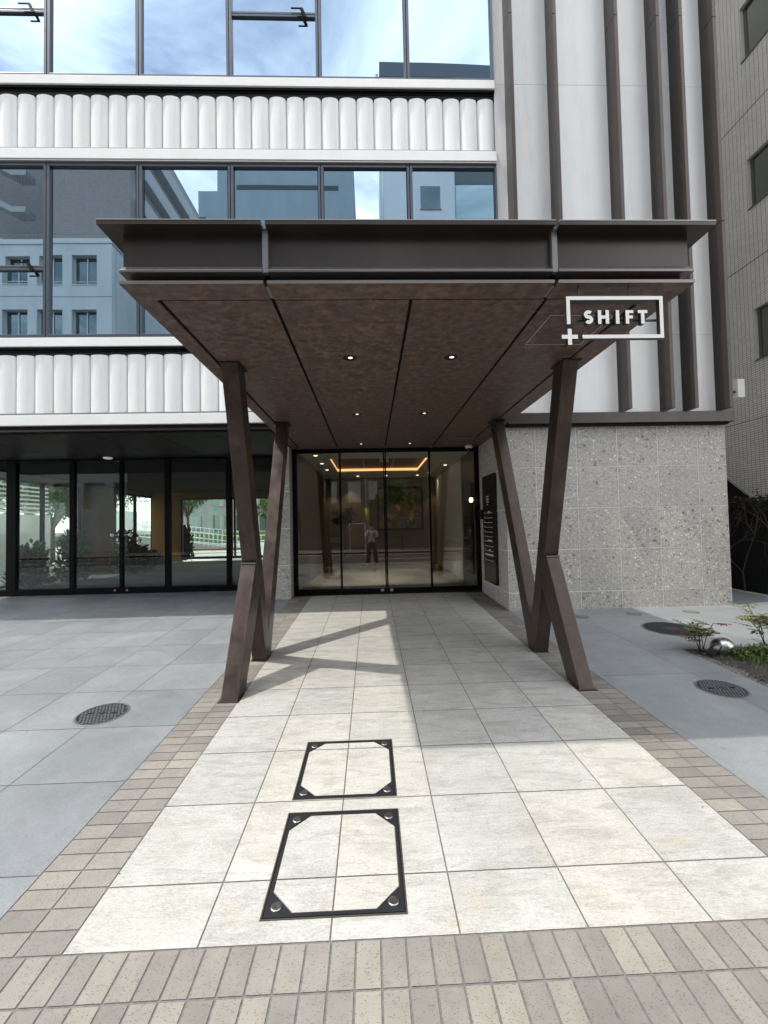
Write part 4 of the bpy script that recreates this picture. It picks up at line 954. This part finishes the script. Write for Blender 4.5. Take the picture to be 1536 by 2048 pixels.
def twig(p, d, L_, r, dep):
    n = 4; q = p
    for i in range(n):
        d = (d + Vector((0, random.uniform(-.45, .45), random.uniform(-.3, .35)))).normalized(); d.x *= .3
        q2 = q + d * L_ / n
        if q2.z > 1.98: q2.z = 1.98
        if q2.z < .25: q2.z = .25
        q2.x = min(6.885, max(6.80, q2.x)); b.tube(q, q2, r * (1 - .12 * i), r * (1 - .12 * (i + 1)), 4, cap=False); q = q2
        if dep > 0 and random.random() < .8: twig(q, (d + Vector((0, random.uniform(-1.2, 1.2), random.uniform(-.5, .8)))).normalized(), L_ * .6, r * .6, dep - 1)
for y in [5.4 + .42 * k for k in range(14)]:
    twig(Vector((6.86, y, .25)), Vector((0, random.uniform(-.6, .6), 1)), 1.5, .013, 4)
FP(b, 'climbing_twigs', mat('twig_bark', build=concrete((.045, .038, .032), (.10, .085, .07))), merge=False)
b = MB()
for i in range(2600):
    p = Vector((random.uniform(6.78, 6.92), random.uniform(5, 10.5), 1.90 + random.gauss(0, .07))); leafpoly(b, p, rv(), Vector((0, 0, 1)), .06, .03, (random.random() * .5, 0, 0))
FP(b, 'foliage', mat('dull_leaf', build=b_leaf([(0, (.03, .028, .024)), (1, (.07, .075, .05))])), merge=False)

# ================================================================== hall things (seen through the left glass)
random.seed(3)
b = MB(); n_ = 40; pts = []
for k in range(n_ + 1):
    x = -8.7 + (7.0) * k / n_; pts.append((x, 12.4 + .55 * math.sin((x + 8.7) * .9) + .12 * (x + 8.7)))
for (xa, ya), (xb, yb) in zip(pts[:-1], pts[1:]): b.face([(xa, ya, .31), (xb, yb, .31), (xb, 16.85, .33), (xa, 16.85, .33)])
struct(b.build('indoor_bed', mat('moss_bed', build=concrete((.05, .055, .03), (.10, .10, .06))), merge=False))
for i, (x, y, h_, r_, lm, lb) in enumerate(((-8.0, 11.4, 1.25, .42, gleaf, 'tall leafy shrub indoors beside the first side window of the hall'), (-8.2, 10.3, 1.0, .4, gleaf, 'leafy shrub indoors at the far left of the hall'), (-7.9, 13.6, 1.25, .5, yleaf, 'yellow green shrub indoors against the tan wall of the hall'), (-7.3, 13.2, .8, .45, dleaf, 'dark low shrub indoors in front of the yellow green one'), (-7.9, 15.2, .5, .4, gleaf, 'low green shrub indoors under the second side window'), (-7.78, 17.7, 1.35, .28, dleaf, 'upright dark shrub outside the rear window of the hall'))):
    shrub('indoor_shrub' if i < 5 else 'garden_shrub', lb, 'shrub', (x, y, .3), h_, r_, 900, lm, .19)
# outside, left of hall and park behind
b = MB(); b.box(-12.3, -12.1, 8.0, 16.1, -.1, 2.24); tag(b.build('garden_wall', mat('pale_wall', build=concrete((.50, .53, .52), (.60, .62, .61)))), 'pale garden wall outside the side windows of the hall', 'wall')
t = thing('slat_screen', 'white horizontal slat screen on top of the pale garden wall', 'screen', (-12.2, 11, 2.24)); b = MB()
for k in range(10): b.box(-.03, .03, -3, 5.1, .06 + .15 * k, .12 + .15 * k)
par2(b, 'slats', mat('slat_white', (.62, .66, .66), .6), t); b = MB()
for y in (-3, -1.2, .6, 2.4, 4.2, 5.0): b.box(-.09, -.03, y - .03, y + .03, 0, 1.5)
par2(b, 'post', mat('slat_post', (.2, .22, .22), .6), t)
b = MB(); b.box(-12.1, -9.0, 5.0, 21, -.1, .12); struct(b.build('side_path', mat('pale_path', build=concrete((.42, .43, .42), (.52, .53, .52)))))
b = MB(); b.box(-30, 8, 17.3, 26, -.1, .14); b.box(-30, 8, 26, 70, -.1, .10); struct(b.build('park_path', mat('park_pave', build=concrete((.48, .47, .44), (.58, .57, .54)))))
b = MB(); b.box(-32, 6, 42, 46, .0, 1.1); struct(b.build('lawn_bank', mat('lawn', build=concrete((.09, .15, .04), (.16, .22, .07)))))
b = MB(); b.box(-14.2, -14.0, 22.9, 25.4, -.1, 2.7); tag(b.build('free_standing_panel', mat('white_panel', (.66, .72, .71), .6)), 'plain white upright panel outside the second side window of the hall', 'panel')
# green street lamp
lp = thing('park_lamp', 'green old fashioned lantern lamp post in the park behind the hall', 'street lamp', (-13.42, 36, .09))
gm = mat('lamp_green', (.03, .22, .16), .4, .3)
b = MB(); b.lathe((0, 0, 0), [(.14, 0), (.13, .25), (.09, .35), (.07, .9), (.06, 2.55), (.09, 2.6)], 14); par2(b, 'post', gm, lp)
b = MB(); b.lathe((0, 0, 2.6), [(.09, 0), (.19, .42)], 6, smooth=False); par2(b, 'lantern', mat('lantern_glass', (.35, .42, .4), .2), lp)
b = MB(); b.lathe((0, 0, 3.02), [(.24, 0), (.12, .17), (.03, .24), (.02, .36)], 6, smooth=False); par2(b, 'lantern_roof', gm, lp)
# ramp with white railing
t = thing('ramp_railing', 'white metal railing of the ramp in the park behind the hall', 'railing', (-13, 30, .1)); b = MB()
def rail(p, q, n):
    p = Vector(p); q = Vector(q)
    for z in (.95, .55, .15): b.tube(p + Vector((0, 0, z)), q + Vector((0, 0, z)), .03, .03, 6)
    for k in range(n + 1):
        u = p.lerp(q, k / n); b.tube(u, u + Vector((0, 0, .98)), .022, .022, 5)
rail((-4, 1.5, 1.15), (4.5, 1.5, .1), 26); rail((-4, 0, 1.0), (3.0, 0, .0), 22); rail((3.0, 0, 0), (9, 0, 0), 14)
par2(b, 'rails', mat('rail_white', (.68, .74, .76), .4), t)
b = MB(); b.prism([(-4, .2, -.1), (4.5, .2, -.1), (4.5, .2, .05), (-4, .2, 1.05)], (0, 1.2, 0)); par2(b, 'ramp', mat('ramp_grey', build=concrete((.30, .31, .31), (.42, .43, .43))), t)
tag(one_box('park_bench', mat('bench_wood', (.20, .12, .07), .6), None, -13.5, -7.5, 25.0, 25.5, .30, .42), 'long low brown bench in the park behind the hall', 'bench')
random.seed(19)
for i, (x, y, h_, cr, lb) in enumerate(((-16.5, 38, 6.5, 2.4, 'green tree left of the green park lamp'), (-11.5, 47, 5, 2.0, 'small green tree right of the green park lamp'), (-8.5, 40, 6, 2.3, 'green tree seen past the slanting canopy legs through the hall'), (-19, 27, 6, 2.6, 'bare looking tree seen through the second side window'), (-22, 36, 8, 3.2, 'tall green tree seen through the second side window'), (-15.4, 20.6, 4.6, 2.3, 'full green tree added to cover the overbright gap past the slat screen'), (-19.5, 24.5, 6.0, 2.8, 'green tree added behind the one past the slat screen'))):  # last two trees added to cover the overbright view through the side window
    tree('park_tree', lb, 'tree', (x, y, .05), h_, cr, 2600, gleaf, .26, 'trees in the park behind the hall', .13)
t = thing('park_building', 'grey apartment building beyond the park lamp', 'building', (-16, 62, 0)); b = MB(); b.box(-16, 16, 0, 10, 0, 16); par2(b, 'wall', mat('grey_block', build=concrete((.26, .28, .28), (.34, .36, .36))), t)
for i in range(9):
    for j in range(4):
        b = MB(); b.box(-14 + i * 3.4, -12.3 + i * 3.4, -.12, -.03, 1.2 + j * 3.6, 3.4 + j * 3.6); par2(b, 'window', farwin, t)
# lobby plant
tree('potted_tree', 'dark leafy potted tree in the lobby behind the glass doors', 'potted tree', (-.80, 12.3, .60), 1.62, .42, 1300, dleaf, .09, None, .02, .8, .95)
pt = [o for o in COL.objects if o.name.startswith('potted_tree')][0]
b = MB(); b.lathe((0, 0, -.32), [(.13, 0), (.17, .3), (.17, .34), (.15, .34)], 20); par2(b, 'pot', blackm, pt)

# ================================================================== ACROSS THE STREET (seen mirrored in the glass)
conc = mat('pale_concrete', build=concrete((.46, .50, .50), (.56, .60, .60))); dkconc = mat('dark_concrete', build=concrete((.19, .19, .19), (.26, .26, .26)))
t = thing('concrete_building', 'pale concrete building with deep square windows across the street', 'building', (-30, -17, 0))
def TP(mb, name, m, root, merge=True):
    o = mb.build(name, m, root, merge=merge); o.matrix_parent_inverse = Matrix.Translation(-root.location); return o
# face at y=-17: piers and spandrels around window openings
X0b, X1b = -40.0, -18.36
wx = [(-21.19 - 3.54 * k + .0, -19.42 - 3.54 * k) for k in range(6)]
wxb = []
c = -21.19
for k in range(6): wxb.append((-21.19 - 2.42 * k, -19.42 - 2.42 * k))
wz = [(19.42 - 4.0 * k, 21.56 - 4.0 * k) for k in range(5)]
b = MB()
zcur = 22.4
for (za, zb_) in wz:
    b.box(X0b, X1b, -17.5, -17, zb_, zcur)
    xc = X1b
    for (xa, xb) in wxb: b.box(xb, xc, -17.5, -17, za, zb_); xc = xa
    b.box(X0b, xc, -17.5, -17, za, zb_); zcur = za
b.box(X0b, X1b, -17.5, -17, -.1, zcur)
b.box(X0b, X1b, -30, -17.55, -.1, 22.4)
TP(b, 'wall', conc, t)
b = MB(); b.box(X0b, X1b + .1, -30, -16.92, 22.4, 22.75); TP(b, 'parapet', mat('parapet_pale', (.55, .56, .55), .7), t)
b = MB()
b.box(X0b, X1b + .02, -17.03, -16.99, 18.48, 18.53); TP(b, 'string_line', dkconc, t)
for j, (za, zb_) in enumerate(wz[:3]):
    for i, (xa, xb) in enumerate(wxb):
        b = MB(); b.box(xa, xb, -17.45, -17.40, za, zb_); wv = TP(b, 'window', farwin, t)
        b = MB(); xm = (xa + xb) / 2; b.box(xm - .04, xm + .04, -17.40, -17.34, za, zb_); b.box(xa, xb, -17.40, -17.36, za + .35, za + .42); b.box(xa, xa + .05, -17.4, -17.3, za, zb_); b.box(xb - .05, xb, -17.4, -17.3, za, zb_); b.box(xa, xb, -17.4, -16.95, za - .06, za)
        o = b.build('frame', mat('far_frame', (.5, .53, .53), .5), wv)
b = MB()
for k in range(int(21 / .35)): x = X0b + .35 * k; b.box(x, x + .02, -17.6, -17.58, 22.75, 23.5)
b.box(X0b, X1b, -17.61, -17.57, 23.5, 23.55); TP(b, 'roof_railing', dkconc, t)
# tall dark tiled building with stairs and balconies
t = thing('tiled_tower', 'tall dark tiled apartment tower with balconies across the street', 'building', (-25, -26, 0))
YB = -24.0; sc_ = (13.2 - YB) / 30.2
def RX(px): return (px - 745) / 833 * (13.2 - YB)
tw_m = mat('dark_tile_wall', build=b_tilewall); slab = mat('pale_slab', (.34, .35, .36), .7)
b = MB(); b.box(RX(104), RX(275), YB - 20, YB, 0, 41); b.box(-50, RX(104), YB - 20, YB - 3, 0, 41); TP(b, 'wall', tw_m, t)
b = MB()
for k in range(5):
    z = 20 + 3.4 * k; x1_ = RX(70); b.prism([(RX(-60), YB, z + 2.4), (RX(-60), YB, z + 2.9), (RX(40), YB, z + .5), (RX(66), YB, z + .5), (RX(66), YB, z), (RX(38), YB, z)], (0, -1.2, 0))
TP(b, 'outside_stair', slab, t)
b = MB()
for k in range(12):
    z = 3.4 * k
    b.box(RX(275), RX(292), YB - 17, YB - 1.0, z + .0, z + 1.35) ; b.box(RX(275), RX(292), YB - 17, YB - 1.0, z - .12, z - .02)
TP(b, 'balcony', slab, t)
b = MB()
for k in range(30): b.box(RX(-60) + k * .25, RX(-60) + k * .25 + .02, YB - .02, YB, 20, 41)
TP(b, 'stair_bars', dkconc, t)
# blue grey block
t = thing('blue_grey_block', 'blue grey flat faced block with a long slot near its top across the street', 'building', (-6, -20, 0)); YC = -17.0
bg_m = mat('blue_grey_wall', build=concrete((.27, .33, .37), (.33, .39, .43)))
b = MB(); b.box(-10.85, -.87, YC - 9, YC, 9, 28.8); b.box(-12.24, -10.85, YC - 9, YC, 24.4, 26.33); b.box(-11.7, -10.85, YC - 9, YC, 9, 24.4); TP(b, 'wall', bg_m, t)
b = MB(); b.box(-9.45, -2.0, YC, YC + .03, 26.45, 26.78); TP(b, 'slot', mat('slot_dark', (.05, .06, .065), .6), t)
# white building with terrace roof
t = thing('white_tiled_building', 'white building with a square window and glass balcony across the street', 'building', (10, -20, 0)); YD = -17
wt = mat('white_wall_far', build=concrete((.58, .62, .64), (.66, .70, .72)))
b = MB(); b.box(1.35, 6.7, YD - 12, YD, 0, 35.2); b.box(6.7, 14, YD - 12, YD - 1.6, 0, 35.2); b.box(1.06, 1.25, YD - .4, YD - .2, 9, 35.6); TP(b, 'wall', wt, t)
for (za, zb_) in ((25.03, 26.75), (21.6, 23.3), (28.5, 30.2)):
    b = MB(); b.box(4.12, 5.58, YD, YD + .02, za, zb_); wv = TP(b, 'window', farwin, t); b = MB(); b.box(4.05, 5.65, YD + .02, YD + .06, za - .07, za); b.build('sill', dkconc, wv)
b = MB(); b.box(6.7, 14, YD - 1.6, YD + .1, 28.2, 28.5); b.box(6.7, 14, YD - 1.6, YD + .1, 24.0, 24.25); TP(b, 'balcony_slab', wt, t)
b = MB(); b.box(6.75, 14, YD + .02, YD + .06, 24.3, 26.8); TP(b, 'balcony_glass', mirrormat('teal_glass', (.35, .45, .47), (.07, .11, .12)), t)
b = MB(); n_ = 16
for k in range(n_):
    xa, xb = 1.35 + 12.6 * k / n_, 1.35 + 12.6 * (k + 1) / n_; h1 = 36.2 + .15 * math.sin(k * .2 + 1.2); h2 = 36.2 + .15 * math.sin((k + 1) * .2 + 1.2)
    b.prism([(xa, YD, 33.5), (xb, YD, 33.5), (xb, YD, h2), (xa, YD, h1)], (0, -1, 0))
TP(b, 'roof_terrace', mat('terrace_dark', (.10, .125, .15), .6), t)
# low brown frontage
t = thing('brown_shopfront', 'low brown shop building with pale panels across the street', 'building', (-4, -13, 0)); YP = -13.0
b = MB(); b.box(-17.8, 14, YP - 3.9, YP, -.1, 9); TP(b, 'wall', mat('brown_front', build=concrete((.085, .07, .055), (.13, .105, .085))), t)
for (xa, xb, za, zb_) in ((-3.5, -2.4, 3.2, 4.7), (-1.6, -.7, 3.2, 4.7), (-.25, .5, 3.4, 4.7), (-3.4, -2.1, .2, 2.2), (4.5, 8.5, .2, 2.6), (-9, -5, .3, 2.6)):
    b = MB(); b.box(xa, xb, YP, YP + .05, za, zb_); TP(b, 'panel', mat('pale_panel', (.36, .36, .34), .6) if za > 3 else farwin, t)
o = thing('notice_board', 'white framed notice board in front of the brown shopfront', 'notice board', (-.95, -11.9, -.05)); b = MB(); b.box(-.5, .5, -.03, .03, .25, 1.75); par2(b, 'board', mat('board_brown', (.16, .10, .08), .6), o)
b = MB(); b.box(-.54, -.5, -.04, .04, 0, 1.8); b.box(.5, .54, -.04, .04, 0, 1.8); b.box(-.5, .5, -.04, .04, 1.75, 1.8); par2(b, 'frame', signw, o)
o = thing('utility_pole', 'grey utility pole with a yellow band across the street', 'pole', (-.25, -10.4, -.05)); b = MB(); b.tube((0, 0, 0), (0, 0, 9), .14, .10, 14); par2(b, 'pole', mat('pole_grey', (.25, .24, .23), .7), o)
b = MB(); b.tube((0, 0, 2.0), (0, 0, 2.75), .142, .139, 14); par2(b, 'band', mat('yellow_band', (.65, .45, .03), .5), o)
random.seed(23)
tree('street_tree', 'broad green street tree across the road', 'tree', (2.0, -10.9, -.05), 4.6, 2.1, 2600, gleaf, .2, None, .09, .5, 2.6)

# ================================================================== person taking the photograph
pr = thing('person', 'person in light top and wide dark trousers holding up a phone before the walkway', 'person', (0, -.36, 0))
def skin_mesh(name, pts, edges, rad, m, root, lvl=2):
    me = bpy.data.meshes.new(name); me.from_pydata(pts, edges, []); o = bpy.data.objects.new(name, me); COL.objects.link(o); o.parent = root
    md = o.modifiers.new('skin', 'SKIN'); 
    sv = me.skin_vertices[0].data if len(me.skin_vertices) else None
    if sv is None:
        bm = bmesh.new(); bm.from_mesh(me); bm.verts.layers.skin.verify(); bm.to_mesh(me); bm.free(); sv = me.skin_vertices[0].data
    for i, r in enumerate(rad): sv[i].radius = (r, r) if not isinstance(r, tuple) else r
    sv[0].use_root = True
    md.use_smooth_shade = True
    s = o.modifiers.new('sub', 'SUBSURF'); s.levels = lvl; s.render_levels = lvl
    me.materials.append(m); return o
skinm = mat('skin', (.50, .32, .24), .5)
# body: pelvis root, spine, head, arms raised to the phone at the camera height
hand = Vector((.0, .27, 1.58))
pts = [(0, 0, .88), (0, 0, 1.02), (0, .01, 1.18), (0, 0, 1.32), (0, .01, 1.40), (0, .02, 1.45), (0, .03, 1.53), (0, .03, 1.60),
       (.17, .0, 1.33), (.21, .11, 1.16), (.07, .25, 1.50), (-.17, .0, 1.33), (-.21, .11, 1.16), (-.07, .25, 1.50),
       (.10, 0, .84), (.13, .02, .46), (.17, .0, .08), (-.10, 0, .84), (-.12, .02, .46), (-.15, -.02, .08)]
edges = [(0, 1), (1, 2), (2, 3), (3, 4), (4, 5), (5, 6), (6, 7), (3, 8), (8, 9), (9, 10), (3, 11), (11, 12), (12, 13), (0, 14), (14, 15), (15, 16), (0, 17), (17, 18), (18, 19)]
rad = [.12, .11, .12, .11, .05, .05, .085, .07, .055, .04, .028, .055, .04, .028, .085, .055, .035, .085, .055, .035]
body = skin_mesh('body', pts, edges, rad, skinm, pr)
# fingers curled on the phone
for s_ in (-1, 1):
    for f in range(4):
        z = 1.585 - .022 * f; L_ = (.03, .034, .032, .025)[f]
        skin_mesh('finger', [(s_ * .07, .25, 1.50 + .005), (s_ * .078, .285, z - .02), (s_ * (.074 - L_ * .4), .305, z), (s_ * (.045), .300, z + .004)], [(0, 1), (1, 2), (2, 3)], [.012, .009, .008, .007], skinm, pr, 1)
    skin_mesh('thumb', [(s_ * .065, .245, 1.505), (s_ * .055, .262, 1.54), (s_ * .045, .272, 1.565)], [(0, 1), (1, 2)], [.013, .010, .008], skinm, pr, 1)
top = mat('light_top', (.50, .50, .48), .8); tro = mat('brown_trousers', (.028, .018, .014), .8)
skin_mesh('sweater', [(0, 0, .93), (0, 0, 1.08), (0, .0, 1.22), (0, -.0, 1.33), (0, .005, 1.385), (.17, -.0, 1.32), (.215, .105, 1.155), (.10, .225, 1.44), (-.17, 0, 1.32), (-.215, .105, 1.155), (-.10, .225, 1.44)],
          [(0, 1), (1, 2), (2, 3), (3, 4), (3, 5), (5, 6), (6, 7), (3, 8), (8, 9), (9, 10)], [.15, .145, .15, .14, .075, .085, .07, .048, .085, .07, .048], top, pr)
skin_mesh('trousers', [(0, 0, .99), (0, 0, .86), (.10, 0, .78), (.14, .01, .42), (.19, .0, .07), (-.10, 0, .78), (-.13, .01, .42), (-.17, -.02, .07)], [(0, 1), (1, 2), (2, 3), (3, 4), (1, 5), (5, 6), (6, 7)], [.135, .14, .115, .09, .105, .115, .09, .105], tro, pr)
for s_, x in ((1, .19), (-1, -.17)): skin_mesh('shoe', [(x, -.07, .03), (x, .03, .035), (x * 1.05, .15, .02)], [(0, 1), (1, 2)], [.045, .045, .04], signw, pr, 1)
hair = mat('dark_hair', (.015, .011, .009), .5)
skin_mesh('hair', [(0, -.02, 1.61), (0, -.045, 1.54), (0, -.06, 1.44), (0, -.06, 1.36)], [(0, 1), (1, 2), (2, 3)], [.088, .095, .08, .05], hair, pr)
b = MB(); b.lathe((0, .105, 1.545), [(.012, 0), (.014, .01), (.006, .022)], 8, (0, 1, 0)); b.build('nose', skinm, pr)
for x in (-.03, .03): b = MB(); b.lathe((x, .108, 1.565), [(.009, 0), (.004, .006)], 8, (0, 1, 0)); b.build('eye', hair, pr)
b = MB(); b.box(-.02, .02, .106, .113, 1.50, 1.506); b.build('mouth', mat('lips', (.35, .12, .10), .5), pr)
ph = one_box('phone', mat('phone_black', (.01, .01, .011), .2), None, -.045, .045, -.075, -.065, 1.565, 1.70, bevel=.003)
tag(ph, 'black smartphone held up in both hands by the person', 'phone')
print('objects', len(COL.objects))
